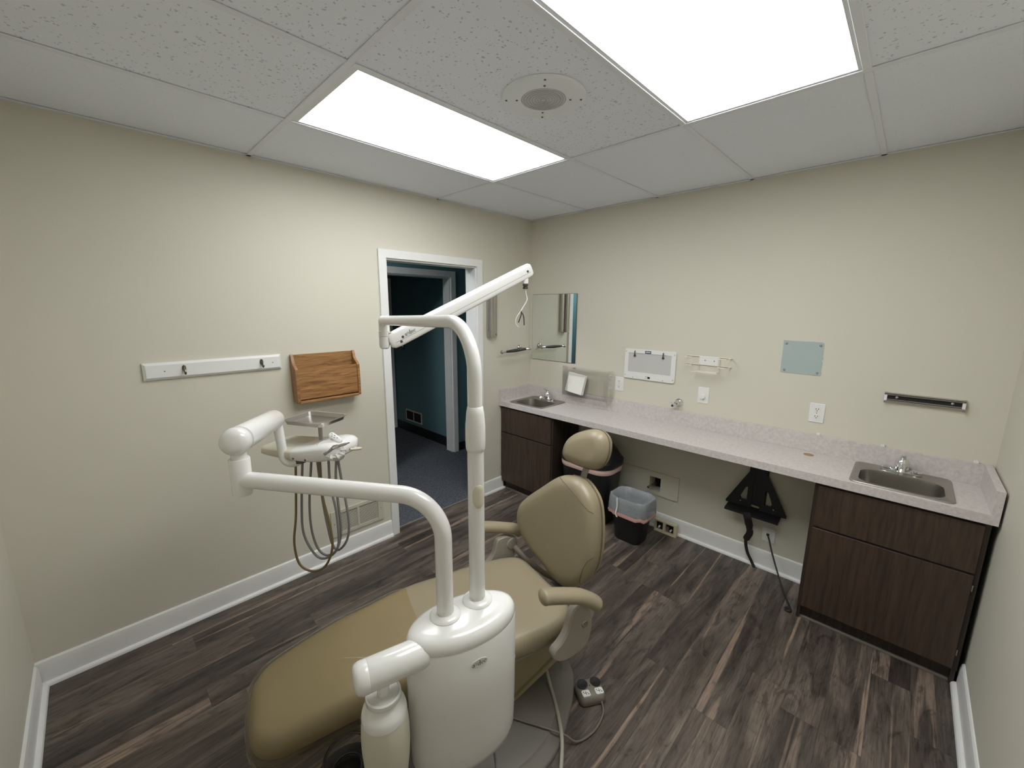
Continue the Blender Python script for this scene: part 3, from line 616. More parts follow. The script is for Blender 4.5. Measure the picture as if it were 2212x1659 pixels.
def plate_obj(parent, y, z, w=0.076, h=0.117, mat='white_plastic'):
    m = MB(); m.pillow(rrect(w, h, 0.004, 3), [(0, 0.0005), (0, 0.003), (0.003, 0.006)], lambda a, b, d: Vector((-d, y+a, z+b)), 1); return m.build('plate', mat, parent, smooth=25)
def outlet(label, y, z, first=None):
    t = thing('wall_outlet', label, 'outlet', (0, y, z), 0, 'duplex outlets over the counter')
    plate_obj(t, y, z)
    for dz in (0.022, -0.022):
        pts = [p for p in ellipse(0.0175, 0.0175, 24)]; pts = [(a, max(-0.0135, min(0.0135, b))) for a, b in pts]
        m = MB(); m.prism(pts, lambda p: (-0.005, y+p[0], z+dz+p[1]), lambda p: (-0.0085, y+p[0], z+dz+p[1])); rc = m.build('receptacle', 'white_plastic', t, smooth=30)
        m = MB(); m.box((-0.0092, y+0.005, z+dz-0.001), (-0.008, y+0.0075, z+dz+0.008)); m.box((-0.0092, y-0.0075, z+dz-0.001), (-0.008, y-0.005, z+dz+0.008)); m.cyl((-0.008, y, z+dz-0.007), (-0.0092, y, z+dz-0.007), 0.0027, 8); m.build('slots', 'dark_slot', rc, smooth=0)
    m = MB(); m.lathe([(0.0001, 0.002), (0.003, 0.001), (0.0035, -0.001)], (-0.006, y, z), (-1, 0, 0), 10); m.build('screw', 'satin_nickel', t)
outlet('white duplex outlet just right of the clear acrylic holder', -0.993, 1.113)
outlet('white duplex outlet below the pale teal plate', -2.317, 1.114)

t = thing('dimmer_switch', 'white wall plate with a round dimmer knob', 'switch', (0, -1.659, 1.12))
plate_obj(t, -1.659, 1.12)
m = MB(); m.box((-0.0075, -1.678, 1.098), (-0.0055, -1.640, 1.150), 0.001); m.build('inset', 'white_plastic', t, smooth=0)
m = MB(); m.lathe([(0.017, 0.006), (0.0165, 0.022), (0.015, 0.025), (0.0001, 0.026)], (0, -1.659, 1.113), (-1, 0, 0), 24); m.build('knob', 'white_plastic', t)

t = thing('xray_viewer', 'white framed light box with two film clips on the right wall', 'light box', (0, -1.241, 1.29))
y0, y1, z0, z1 = -1.449, -1.034, 1.175, 1.410; yc, zc = (y0+y1)/2, (z0+z1)/2
m = MB(); n_in = rrect(0.345, 0.150, 0.004, 4, 0, 0.012); n_out = rrect(y1-y0, z1-z0, 0.014, 4)
fn = lambda P, d: [(-d, yc+a, zc+b) for a, b in P]
m.rings([fn(n_out, 0.001), fn(n_out, 0.012), fn([(a*0.99, b*0.985) for a, b in n_out], 0.015), fn([(a*1.01, b*1.01) for a, b in n_in], 0.015), fn(n_in, 0.010)], False, False); m.build('frame', 'white_plastic', t, smooth=30)
m = MB(); m.box((-0.0105, yc-0.175, zc+0.012-0.078), (-0.008, yc+0.175, zc+0.012+0.078)); m.build('screen', 'viewer_screen', t, smooth=0)
for yy in (-1.122, -1.352):
    m = MB(); m.tube(catmull([(-0.016, yy, 1.398), (-0.019, yy, 1.375), (-0.021, yy, 1.358)], 4), (0.0045, 0.002), 8, up=(0, 1, 0)); cl = m.build('film_clip', 'dark_metal', t)
    m = MB(); m.box((-0.023, yy-0.007, 1.351), (-0.011, yy+0.007, 1.366), 0.002); m.build('clip_jaw', 'dark_metal', cl, smooth=0)
m = MB(); m.box((-0.0165, -1.255, 1.382), (-0.0145, -1.206, 1.402), 0.0005); bl = m.build('maker_label', 'blue_label', t, smooth=0)
m = MB()
for k, (a, b) in enumerate(((0.006, 0.013), (0.014, 0.018), (0.019, 0.028), (0.030, 0.036), (0.037, 0.044))): m.box((-0.0172, -1.206-b, 1.389), (-0.0165, -1.206-a, 1.396))
m.build('label_lettering', 'paper_white', bl, smooth=0)
m = MB(); m.box((-0.0165, -1.258, 1.187), (-0.0145, -1.220, 1.203), 0.0005); sw = m.build('switch_bezel', 'ink_black', t, smooth=0)
m = MB(); m.box((-0.019, -1.240, 1.189), (-0.0165, -1.222, 1.201), 0.0008); m.build('rocker', 'white_plastic', sw, smooth=0)
for yy, zz in ((-1.046, 1.388), (-1.437, 1.388), (-1.046, 1.20), (-1.437, 1.20), (-1.115, 1.186), (-1.36, 1.186)):
    m = MB(); m.lathe([(0.0001, 0.002), (0.003, 0.0012), (0.0035, -0.001)], (-0.015, yy, zz), (-1, 0, 0), 8); m.build('screw', 'dark_metal', t)

t = thing('glove_box_rack', 'empty cream wire rack for a glove box on the right wall', 'wire rack', (0, -1.68, 1.35))
def wire(pts, name='wire', r=0.0032, k=1):
    m = MB(); m.tube(catmull(pts, 6) if k else pts, r, 8); m.build(name, 'wire_white', t)
yl, yr, D = -1.530, -1.825, 0.095
for z in (1.396, 1.338):
    wire([(-0.006, yl, z), (-0.006, yr, z)], 'back_wire', k=0)
    wire(bend((-D, yl+0.055, z), (-D, yl, z), (-0.006, yl-0.06, z), 0.010)[:0] or [(-0.006, yl-0.005, z), (-D+0.012, yl-0.005, z), (-D, yl-0.012, z), (-D, yl-0.060, z)], 'side_wire', k=0)
    wire([(-0.006, yr+0.005, z), (-D+0.012, yr+0.005, z), (-D, yr+0.012, z), (-D, yr+0.060, z)], 'side_wire', k=0)
for yy in (yl-0.060, yr+0.060):
    wire([(-D, yy, 1.396), (-D, yy, 1.338)], 'front_wire', k=0)
for yy in (-1.612, -1.745):
    wire(bend((-0.006, yy, 1.398), (-0.006, yy, 1.296), (-D, yy, 1.296), 0.014), 'bottom_wire', k=0)
wire([(-D, -1.612+0.02, 1.296), (-D, -1.745-0.02, 1.296)], 'bottom_wire', k=0); wire([(-D*0.5, -1.612, 1.296), (-D*0.5, -1.745, 1.296)], 'bottom_wire', k=0)
m = MB(); m.box((-0.010, -1.744, 1.338), (-0.008, -1.614, 1.396)); m.build('mount_plate', 'white_plastic', t, smooth=0)
for yy in (-1.652, -1.712):
    m = MB(); m.lathe([(0.0001, 0.003), (0.0035, 0.002), (0.004, -0.001)], (-0.010, yy, 1.370), (-1, 0, 0), 10); m.build('screw', 'dark_metal', t)

t = thing('bare_wall_patch', 'square of older pale teal paint with four screws left in it', 'wall patch', (0, -2.206, 1.437))
jag = []
for (a, b) in [(-2.104, 1.338), (-2.102, 1.40), (-2.103, 1.47), (-2.102, 1.538), (-2.16, 1.536), (-2.22, 1.537), (-2.29, 1.536), (-2.304, 1.53), (-2.304, 1.50), (-2.306, 1.45), (-2.310, 1.44), (-2.301, 1.428), (-2.308, 1.415), (-2.307, 1.37), (-2.309, 1.35), (-2.306, 1.338), (-2.25, 1.337), (-2.18, 1.339)]:
    jag.append((a+RNG.uniform(-0.0012, 0.0012), b+RNG.uniform(-0.0012, 0.0012)))
m = MB(); m.prism(jag, lambda p: (-0.0003, p[0], p[1]), lambda p: (-0.0022, p[0], p[1])); m.build('paint_patch', 'teal_plate', t, smooth=0)
for yy, zz in ((-2.118, 1.520), (-2.289, 1.517), (-2.123, 1.358), (-2.289, 1.355)):
    m = MB(); m.lathe([(0.006, 0.001), (0.0065, 0.006), (0.004, 0.010), (0.0001, 0.012)], (0, yy, zz), (-1, 0, 0), 12); m.build('screw', 'steel', t)

t = thing('wall_rail_holder', 'short dark channel rail with white end caps above the right sink', 'rail', (0, -2.755, 1.255))
y0, y1, zc = -2.600, -2.900, 1.265
m = MB(); m.box((-0.012, y1, zc-0.020), (-0.001, y0, zc+0.020), 0.001); m.build('back_channel', 'black_plastic', t, smooth=0)
for zz in (zc+0.020, zc+0.013, zc-0.013, zc-0.020):
    m = MB(); m.box((-0.026, y1, zz-0.0018), (-0.001, y0, zz+0.0018)); m.build('lip', 'steel', t, smooth=0)
for yy in (y0-0.006, y1+0.006):
    m = MB(); m.box((-0.055, yy-0.005, zc-0.028), (-0.001, yy+0.005, zc-0.018)); m.box((-0.012, yy-0.007, zc-0.024), (-0.001, yy+0.007, zc+0.024)); m.build('bracket', 'acrylic', t, smooth=0)
    m = MB(); m.box((-0.032, yy-0.006, zc-0.019), (-0.012, yy+0.006, zc+0.010), 0.001); m.build('end_cap', 'white_plastic', t, smooth=0)
for yy in (y0-0.05, y1+0.045):
    m = MB(); m.lathe([(0.006, 0.010), (0.006, 0.014), (0.0001, 0.017)], (0, yy, zc), (-1, 0, 0), 12); m.build('screw', 'steel', t)

t = thing('wall_gas_valve', 'small chrome valve stub on the wall above the backsplash', 'valve', (0, -1.49, 1.04))
m = MB(); m.lathe([(0.030, 0.001), (0.030, 0.005), (0.027, 0.012), (0.018, 0.018), (0.016, 0.03)], (0, -1.492, 1.042), (-1, 0, 0), 28); m.build('flange', 'chrome', t)
m = MB(); m.lathe([(0.0001, -0.02), (0.013, -0.017), (0.019, -0.006), (0.019, 0.006), (0.013, 0.017), (0.0001, 0.02)], (-0.040, -1.490, 1.040), (-1, 0, 0), 24); m.build('body', 'chrome', t)
m = MB(); m.cyl((-0.045, -1.488, 1.036), (-0.078, -1.476, 1.026), 0.010, 16); nz = m.build('nozzle', 'chrome', t)
m = MB(); m.cyl((-0.076, -1.477, 1.0267), (-0.083, -1.4745, 1.0245), 0.0085, 16); m.build('blue_cap', 'blue_label', nz)
m = MB(); m.tube([(-0.060, -1.482, 1.031), (-0.064, -1.452, 1.045)], 0.003, 8); m.build('pin', 'chrome', t)

t = thing('acrylic_holder', 'clear acrylic open topped holder on the wall beside the mirror', 'holder', (0, -0.72, 0.955))
ya, yb, z0, z1, D = -0.953, -0.485, 0.962, 1.222, 0.105
for lo, hi, nm in (((-0.026, ya, z0), (-0.0235, yb, z1-0.012), 'back_panel'), ((-D, ya, z0), (-0.0265, ya+0.003, z1), 'side_panel'), ((-D, yb-0.003, z0), (-0.0265, yb, z1), 'side_panel'), ((-D, ya+0.0035, z0), (-0.0265, yb-0.0035, z0+0.003), 'bottom_panel')):
    m = MB(); m.box(lo, hi); m.build(nm, 'acrylic', t, smooth=0)
m = MB()
for lo, hi in (((ya+0.0035, z0+0.0035), (ya+0.040, z1-0.03)), ((yb-0.06, z0+0.0035), (yb-0.0035, z1)), ((ya+0.040, z0+0.0035), (yb-0.06, z0+0.03)), ((ya+0.040, z1-0.055), (yb-0.06, z1-0.03))): m.box((-D, lo[0], lo[1]), (-D+0.003, hi[0], hi[1]))
m.build('front_panel', 'acrylic', t, smooth=0)
for yy, zz in ((-0.545, 1.197), (-0.925, 1.165), (-0.925, 1.0)):
    m = MB(); m.lathe([(0.004, 0.001), (0.004, 0.026), (0.006, 0.0265), (0.005, 0.029), (0.0001, 0.030)], (0, yy, zz), (-1, 0, 0), 12); m.build('screw', 'steel', t)

pk = thing('paper_towel_stack', 'slanted stack of white folded paper towels in the clear holder', 'paper towels', (-0.05, -0.60, 0.966))
Mx = Matrix.Translation((-0.064, -0.608, 1.074)) @ Matrix.Rotation(math.radians(7), 4, 'X') @ Matrix.Rotation(math.radians(9), 4, 'Y')
for k in range(5):
    s = 0.002*((k*7) % 3)
    m = MB(); m.box((-0.020+k*0.0075, -0.088+s*0.5, -0.088), (-0.0130+k*0.0075, 0.088-s, 0.084-s), 0.003, 2, Mx); m.build('towel', 'paper_white', pk, smooth=0)

# under the counter
t = thing('access_panel', 'beige rectangular access panel low on the wall under the counter', 'panel', (0, -1.30, 0.36))
o = sheet('panel_plate', (-1.546, 0.264), (-1.045, 0.452), [(-1.405, -1.315, 0.295, 0.410)], (1, 2, 0), (-0.011, -0.0008), 'wall_paint')
for v in o.data.vertices: v.co -= Vector((0, -1.30, 0.36))
o.parent = t
m = MB(); m.tube(catmull([(0.06, -1.35, 0.345), (0.0, -1.342, 0.340), (-0.035, -1.332, 0.335), (-0.055, -1.325, 0.328)], 4), 0.010, 10); m.build('pipe_stub', 'satin_nickel', t)
m = MB(); m.box((0.085, -1.402, 0.298), (0.095, -1.318, 0.408)); m.build('cavity_back', 'dark_slot', t, smooth=0)
for yy, zz in ((-1.41, 0.28),):
    m = MB(); m.lathe([(0.0001, 0.002), (0.003, 0.001), (0.0035, -0.001)], (-0.005, yy, zz), (-1, 0, 0), 8); m.build('screw', 'dark_metal', t)

t = thing('floor_receptacle', 'yellowed double outlet box open at the front on the floor by the baseboard', 'outlet box', (-0.06, -1.49, 0))
y0, y1, zt, xf = -1.578, -1.405, 0.098, -0.072
m = MB()
for lo, hi in (((xf, y0, zt-0.012), (-0.033, y1, zt)), ((xf, y0, 0.0), (-0.033, y1, 0.010)), ((xf, y0, 0.010), (-0.033, y0+0.020, zt-0.012)), ((xf, y1-0.008, 0.010), (-0.033, y1, zt-0.012)), ((xf, -1.492, 0.010), (-0.033, -1.474, zt-0.012))): m.box(lo, hi, 0.001)
m.build('box', 'almond_plastic', t, smooth=0)
m = MB(); m.box((-0.040, y0+0.020, 0.010), (-0.034, y1-0.008, zt-0.012)); m.build('box_back', 'dark_slot', t, smooth=0)
for yy in (-1.438, -1.530):
    m = MB(); m.cyl((-0.040, yy, 0.035), (-0.060, yy, 0.032), 0.007, 10); m.build('wire_nut', 'white_plastic', t)
m = MB(); m.box((-0.055, -1.515, 0.018), (-0.042, -1.497, 0.058), 0.003); m.build('terminal_block', 'cord_tan', t, smooth=0)

t = thing('tray_bracket', 'black steel wall bracket with a triangular shelf arm under the counter', 'bracket', (0, -2.06, 0.37))
m = MB(); m.box((-0.030, -2.118, 0.43), (-0.001, -2.010, 0.832), 0.003); m.build('upright', 'black_steel', t, smooth=0)
for sg, yq in ((1, -2.04), (-1, -2.09)):
    out = [(yq, 0.66), (yq+sg*0.03, 0.66), (yq+sg*0.155, 0.42), (yq+sg*0.155, 0.405), (yq, 0.405)]
    inn = [(yq+sg*0.022, 0.455), (yq+sg*0.020, 0.555), (yq+sg*0.042, 0.545), (yq+sg*0.068, 0.475), (yq+sg*0.060, 0.455)]
    m = MB(); a = [(-0.034, *p) for p in out]; b = [(-0.034, *p) for p in inn]; a2 = [(-0.028, *p) for p in out]; b2 = [(-0.028, *p) for p in inn]
    # gusset plate with a window: outer loop, inner loop
    V = a+b+a2+b2; F = []
    for k in range(5):
        q = (k+1) % 5
        # map outer corner k to inner corner of similar position
        mp = [1, 2, 3, 4, 0]
        F += [(k, q, 5+mp[q], 5+mp[k]), (10+k, 10+q, 15+mp[q], 15+mp[k]), (k, q, 10+q, 10+k), (5+mp[k], 5+mp[q], 15+mp[q], 15+mp[k])]
    m.add(V, F); m.build('gusset', 'black_steel', t, smooth=0)
m = MB(); m.prism([(-0.001, 0.405), (-0.001, 0.398), (-0.095, 0.372), (-0.105, 0.378), (-0.105, 0.392)], lambda p: (p[0], -2.215, p[1]), lambda p: (p[0], -1.90, p[1])); m.build('ledge', 'black_steel', t, smooth=0)
for yy in (-1.945, -2.19):
    m = MB(); m.lathe([(0.0001, 0.003), (0.004, 0.002), (0.005, -0.001)], (-0.034, yy+(0.02 if yy < -2 else -0.03), 0.44), (-1, 0, 0), 8); m.build('bolt', 'steel', t)

t = thing('hanging_strap', 'black strap with a buckle hanging from the bracket to the floor', 'strap', (-0.06, -2.06, 0))
m = MB(); m.tube(catmull([(-0.108, -2.035, 0.40), (-0.112, -2.05, 0.36), (-0.09, -2.058, 0.30), (-0.075, -2.062, 0.25), (-0.06, -2.042, 0.18), (-0.050, -2.055, 0.10), (-0.045, -2.085, 0.04), (-0.055, -2.11, 0.004)], 6), [(0.003, 0.024)]*12+[(0.003, 0.020)]*12+[(0.004, 0.010)]*19, 8, up=(-1, 0, 0)); m.build('webbing', 'black_rubber', t)
m = MB(); m.tube([(-0.083, -2.082, 0.285), (-0.083, -2.034, 0.288)], 0.0035, 8); m.build('buckle', 'steel', t)

t = thing('low_wall_outlet', 'white single outlet plate near the floor with a black cord plugged in', 'outlet', (0, -2.157, 0.243))
plate_obj(t, -2.157, 0.243, 0.078, 0.100)
m = MB(); m.box((-0.0085, -2.176, 0.212), (-0.0055, -2.138, 0.276), 0.001); m.build('insert', 'white_plastic', t, smooth=0)
t = thing('power_cord', 'thin black cord looping from the low outlet to the floor by the cabinet', 'cord', (-0.2, -2.25, 0))
m = MB(); m.box((-0.024, -2.163, 0.244), (-0.009, -2.147, 0.258), 0.003); m.build('plug', 'black_plastic', t, smooth=0)
m = MB(); m.tube(catmull([(-0.022, -2.156, 0.250), (-0.05, -2.172, 0.235), (-0.09, -2.205, 0.17), (-0.15, -2.255, 0.09), (-0.24, -2.31, 0.035), (-0.31, -2.352, 0.012), (-0.352, -2.372, 0.006), (-0.372, -2.368, 0.006), (-0.374, -2.352, 0.007), (-0.358, -2.346, 0.012), (-0.348, -2.360, 0.016)], 7), 0.0052, 8); m.build('cable', 'black_rubber', t)

# bins
t = thing('swing_lid_bin', 'tall black bin with a domed lid beside the left cabinet', 'bin', (-0.245, -0.915, 0))
c0 = Vector((-0.245, -0.915, 0))
def RR(w, d, z, r=0.07): return [(c0.x+a, c0.y+b, z) for a, b in rrect(w, d, r, 6)]
m = MB(); m.rings([RR(0.25, 0.35, 0.0), RR(0.26, 0.36, 0.01), RR(0.32, 0.46, 0.47, 0.11), RR(0.30, 0.44, 0.475, 0.10)]); m.build('body', 'black_plastic', t)
m = MB(); m.rings([RR(0.325, 0.465, 0.455, 0.11), RR(0.330, 0.470, 0.468, 0.11), RR(0.332, 0.472, 0.482, 0.11), RR(0.325, 0.465, 0.497, 0.11)], False, False); m.build('liner_edge', 'bag_rose', t)
m = MB(); m.rings([RR(0.335, 0.475, 0.497, 0.12), RR(0.345, 0.485, 0.505, 0.12), RR(0.345, 0.485, 0.545, 0.12), RR(0.32, 0.45, 0.57, 0.12), RR(0.29, 0.41, 0.61, 0.12), RR(0.24, 0.34, 0.655, 0.11), RR(0.15, 0.23, 0.685, 0.07)]); m.build('lid', 'black_plastic', t)
m = MB(); m.box((-0.4035, -1.010, 0.325), (-0.396, -0.850, 0.398)); s_ = m.build('warning_label', 'orange_label', t, smooth=0)
m = MB(); m.lathe([(0.012, 0.0), (0.012, 0.0005), (0.016, 0.0005), (0.016, 0.0)], (-0.4037, -0.930, 0.368), (-1, 0, 0), 20, False); m.build('label_symbol', 'ink_black', s_)
Ml = Matrix.Translation((-0.352, -1.104, 0.425)) @ Matrix.Rotation(math.radians(38), 4, 'Z')
m = MB(); m.box((-0.004, -0.018, -0.035), (0.004, 0.018, 0.030), 0, 1, Ml); s_ = m.build('side_label', 'label_maroon', t, smooth=0)
m = MB(); m.box((-0.0052, -0.018, -0.035), (-0.004, 0.018, -0.024), 0, 1, Ml); m.build('label_strip', 'paper_white', s_, smooth=0)

t = thing('lined_waste_bin', 'small black bin with a grey bag folded over its rim', 'bin', (-0.31, -1.325, 0))
c0 = Vector((-0.305, -1.325, 0)); RNG2 = random.Random(3)
m = MB(); m.rings([RR(0.16, 0.20, 0.0, 0.05), RR(0.17, 0.21, 0.012, 0.05), RR(0.213, 0.283, 0.332, 0.06), RR(0.205, 0.275, 0.332, 0.055), RR(0.16, 0.20, 0.02, 0.045)]); m.build('body', 'black_plastic', t)
def crinkle(w, d, z, amp, r=0.07, n=12):
    pts = rrect(w, d, r, n); out = []
    for i, (a, b) in enumerate(pts):
        q = 1+amp*(math.sin(i*1.7+z*40)+0.6*math.sin(i*3.1+z*90)+0.8*math.sin(i*0.61+z*23)); out.append((c0.x+a*q, c0.y+b*q, z+amp*0.35*math.sin(i*0.9)))
    return out
m = MB(); m.rings([crinkle(0.238, 0.312, 0.235, 0.012), crinkle(0.240, 0.316, 0.27, 0.010), crinkle(0.236, 0.310, 0.31, 0.012), crinkle(0.233, 0.306, 0.343, 0.008), crinkle(0.226, 0.298, 0.350, 0.006), crinkle(0.206, 0.274, 0.345, 0.006), crinkle(0.182, 0.245, 0.29, 0.014), crinkle(0.16, 0.21, 0.18, 0.02), crinkle(0.10, 0.14, 0.10, 0.03)], False, True); bg = m.build('bag', 'bin_bag', t, smooth=70)
m = MB(); m.rings([crinkle(0.242, 0.317, 0.212, 0.014), crinkle(0.245, 0.321, 0.225, 0.013), crinkle(0.242, 0.317, 0.238, 0.012)], False, False); m.build('drawstring', 'bag_pink', t, smooth=70)
m = MB(); m.tube(catmull([(-0.43, -1.265, 0.35), (-0.432, -1.27, 0.28), (-0.435, -1.262, 0.225), (-0.433, -1.275, 0.20)], 4), (0.002, 0.006), 6); m.build('bag_seam', 'paper_white', t)

# ------------------------------------------------------------------ dental chair (local frame: +x to the toe end, +y to the camera side)
CH = Vector((-1.64, -1.535, 0.0)); CA = math.radians(165.0)
_ch = Matrix.Translation(CH) @ Matrix.Rotation(CA, 4, 'Z')
def cw(x, y, z): return _ch @ Vector((x, y, z))
chair = thing('dental_chair', 'tan vinyl dental chair reclined in the middle of the room', 'dental chair', tuple(CH), CA)
def half_outline(samples, it=2):
    pts = [(x, w) for x, w in samples]+[(x, -w) for x, w in reversed(samples)]
    return chaikin(pts, it)
def lerp_tab(tab, x):
    if x <= tab[0][0]: return tab[0][1]
    for (a, va), (b, vb) in zip(tab, tab[1:]):
        if x <= b: t = (x-a)/(b-a); t = t*t*(3-2*t); return va+(vb-va)*t
    return tab[-1][1]
ZT = [(-0.10, 0.452), (0.12, 0.440), (0.34, 0.446), (0.56, 0.462), (0.80, 0.448), (1.18, 0.402)]
def seat_fn(x, y, h): return cw(x, y, lerp_tab(ZT, x)+h-0.010*math.exp(-((x-0.14)/0.16)**2)*(1-min(1, abs(y)/0.24)))
NEAR = [(-0.05, 0.06), (-0.05, 0.18), (0.0, 0.24), (0.1, 0.268), (0.3, 0.265), (0.55, 0.235), (0.8, 0.20), (1.0, 0.18), (1.12, 0.165), (1.175, 0.11), (1.182, 0.04)]
FAR = [(-0.05, 0.06), (-0.05, 0.18), (-0.01, 0.245), (0.1, 0.29), (0.3, 0.298), (0.55, 0.28), (0.8, 0.25), (1.0, 0.218), (1.12, 0.19), (1.175, 0.13), (1.182, 0.05)]
SEAT = chaikin(NEAR+[(x, -w) for x, w in reversed(FAR)], 2)
m = MB(); m.pillow(SEAT, [(0.045, -0.105), (0.018, -0.100), (0.004, -0.082), (0.0, -0.055), (0.004, -0.030), (0.018, -0.010), (0.040, -0.001)], seat_fn, 9, 0.006); seat = m.build('seat_cushion', 'vinyl_tan', chair, smooth=60)
# clear plastic slip cover over the leg part
LEG = chaikin([(0.545, 0.15)]+[(0.545, 0.243)]+[(x+0.01*(x > 1.1), w+0.007) for x, w in NEAR if x > 0.6]+[(x+0.01*(x > 1.1), -w-0.007) for x, w in reversed(FAR) if x > 0.6]+[(0.545, -0.288), (0.545, -0.15)], 2)
m = MB(); m.pillow(LEG, [(0.014, -0.118), (0.0, -0.100), (0.0, -0.050), (0.005, -0.024), (0.020, -0.003), (0.040, 0.005)], seat_fn, 8, 0.006); m.build('plastic_cover', 'plastic_film', chair, smooth=60)
m = MB(); sk = []
path = [p for p in LEG if p[1] > 0.02]; path = sorted(path, key=lambda p: p[0])
n = len(path)
for i, (x, y) in enumerate(path):
    wv = 0.010*math.sin(i*1.3)
    sk.append([cw(x, y-0.012, lerp_tab(ZT, x)-0.105), cw(x, y-0.02+wv, lerp_tab(ZT, x)-0.14), cw(x, y-0.035+wv*1.6, lerp_tab(ZT, x)-0.165-0.02*math.sin(i*0.5))])
b = len(m.v)
for r in sk: m.v += r
for i in range(n-1):
    for j in range(2): m.f.append((i*3+j, i*3+j+1, (i+1)*3+j+1, (i+1)*3+j))
m.build('cover_skirt', 'film_skirt', chair, smooth=80)
m = MB(); m.box((0.56, -0.15, 0.300), (1.08, 0.15, 0.340), 0.01, 2, _ch); m.build('leg_frame', 'base_grey', chair, smooth=30)
m = MB(); m.box((-0.04, -0.235, 0.315), (0.52, 0.235, 0.352), 0.008, 2, _ch); m.build('seat_pan', 'arm_grey', chair, smooth=30)
# lift arm shroud and floor base
SHR = [(-0.075, 0.335), (-0.085, 0.205), (-0.06, 0.175), (0.26, 0.045), (0.62, 0.045), (0.66, 0.30), (0.50, 0.335)]
m = MB(); m.prism(SHR, lambda p: cw(p[0], -0.155, p[1]), lambda p: cw(p[0], 0.155, p[1])); lift = m.build('lift_shroud', 'shell_tan', chair, smooth=30)
LIP = [(-0.090, 0.215), (-0.092, 0.198), (-0.062, 0.165), (0.258, 0.035), (0.268, 0.050), (-0.050, 0.192)]
m = MB(); m.prism(LIP, lambda p: cw(p[0], -0.168, p[1]), lambda p: cw(p[0], 0.168, p[1])); m.build('shroud_lip', 'shell_tan', lift, smooth=30)
BASE = chaikin([(-0.13, -0.08), (-0.13, 0.10), (-0.07, 0.22), (0.10, 0.36), (0.22, 0.43), (0.42, 0.455), (0.64, 0.41), (0.745, 0.22), (0.745, -0.20), (0.55, -0.32), (0.10, -0.30), (-0.06, -0.20)], 3)
m = MB(); m.pillow(BASE, [(0.0, 0.001), (0.0, 0.014), (0.006, 0.022), (0.040, 0.032), (0.050, 0.046)], lambda x, y, h: cw(x, y, h), 3, 0.004); m.build('floor_base', 'base_grey', chair, smooth=40)
m = MB(); m.box((0.02, -0.12, 0.046), (0.60, 0.12, 0.10), 0.012, 2, _ch); m.build('base_housing', 'base_grey', chair, smooth=30)

# backrest
BKO = chaikin([(0.108, 0.912), (0.160, 0.868), (0.187, 0.800), (0.205, 0.700), (0.210, 0.612), (0.200, 0.535), (0.163, 0.458), (0.105, 0.398), (0.042, 0.372), (-0.035, 0.388), (-0.075, 0.420), (-0.162, 0.468), (-0.240, 0.530), (-0.272, 0.600), (-0.275, 0.668), (-0.248, 0.730), (-0.158, 0.818), (-0.073, 0.902), (-0.020, 0.926), (0.060, 0.936)], 2)
TL, BY = math.radians(6.0), 0.22
def back_fn(y, z, h):
    z -= 0.64
    hh = h+0.030*(y/0.25)**2
    x = -0.150-BY*y-(z+0.28)*math.sin(TL)+hh*math.cos(TL)
    return cw(x, y-0.02+hh*BY*0.9, 0.36+(z+0.28)*math.cos(TL)+hh*math.sin(TL))
m = MB(); m.pillow(BKO, [(0.030, -0.022), (0.008, -0.018), (0.0, 0.0), (0.0, 0.022), (0.006, 0.042), (0.022, 0.058), (0.045, 0.066)], back_fn, 8, 0.004); back = m.build('backrest', 'vinyl_tan', chair, smooth=60)
m = MB(); m.pillow([(y*0.97, 0.64+(z-0.64)*0.97) for y, z in BKO], [(0.0, -0.040), (0.0, -0.024), (0.02, -0.0225)], back_fn, 3); m.build('back_shell', 'shell_tan', chair, smooth=50)
# stitched seams that cut the corners of the pad
def seam(yz):
    q = []
    for p in catmull([(y, z, 0) for y, z in yz], 8):
        d = min(math.hypot(p.x-o[0], p.y-o[1]) for o in BKO)
        q.append(back_fn(p.x, p.y, lerp_tab([(0, 0.022), (0.006, 0.042), (0.022, 0.058), (0.045, 0.066), (0.2, 0.070)], d)+0.0004))
    m = MB(); m.tube(q, 0.0014, 6); m.build('seam', 'vinyl_seam', back)
seam([(-0.045, 0.912), (0.005, 0.900), (0.065, 0.876), (0.115, 0.848), (0.150, 0.826), (0.176, 0.815)])
seam([(0.207, 0.620), (0.185, 0.590), (0.170, 0.550), (0.158, 0.505), (0.150, 0.455)])
# headrest
HR0 = Vector((-0.275, 0.0, 1.055)); RL = math.radians(24)
HO = chaikin([(-0.135, -0.025), (-0.115, 0.045), (-0.06, 0.082), (0.03, 0.092), (0.10, 0.080), (0.135, 0.035), (0.128, -0.030), (0.088, -0.092), (0.030, -0.112), (-0.085, -0.062)], 2)
def head_fn(a, b_, h):
    ca, sa = math.cos(RL), math.sin(RL); y, z = a*ca-b_*sa, a*sa+b_*ca
    tl = math.radians(12)
    return cw(HR0.x-BY*y-z*math.sin(tl)+h*math.cos(tl), y+h*BY*0.9, HR0.z+z*math.cos(tl)+h*math.sin(tl))
m = MB(); m.pillow(HO, [(0.030, -0.028), (0.008, -0.022), (0.0, 0.0), (0.004, 0.028), (0.018, 0.050), (0.040, 0.062)], head_fn, 6, 0.004); head = m.build('headrest', 'vinyl_tan', chair, smooth=60)
m = MB(); q = [head_fn(a, b_, 0.012) for a, b_ in [(p[0]*1.004, p[1]*1.004) for p in HO]]; m.tube(q+[q[0]], 0.0016, 6, cap=False); m.build('piping', 'vinyl_seam', head)
m = MB(); m.box((-0.318, -0.035, 0.995), (-0.298, 0.075, 1.055), 0.008, 2, _ch); m.build('headrest_mount', 'unit_white', head, smooth=30)
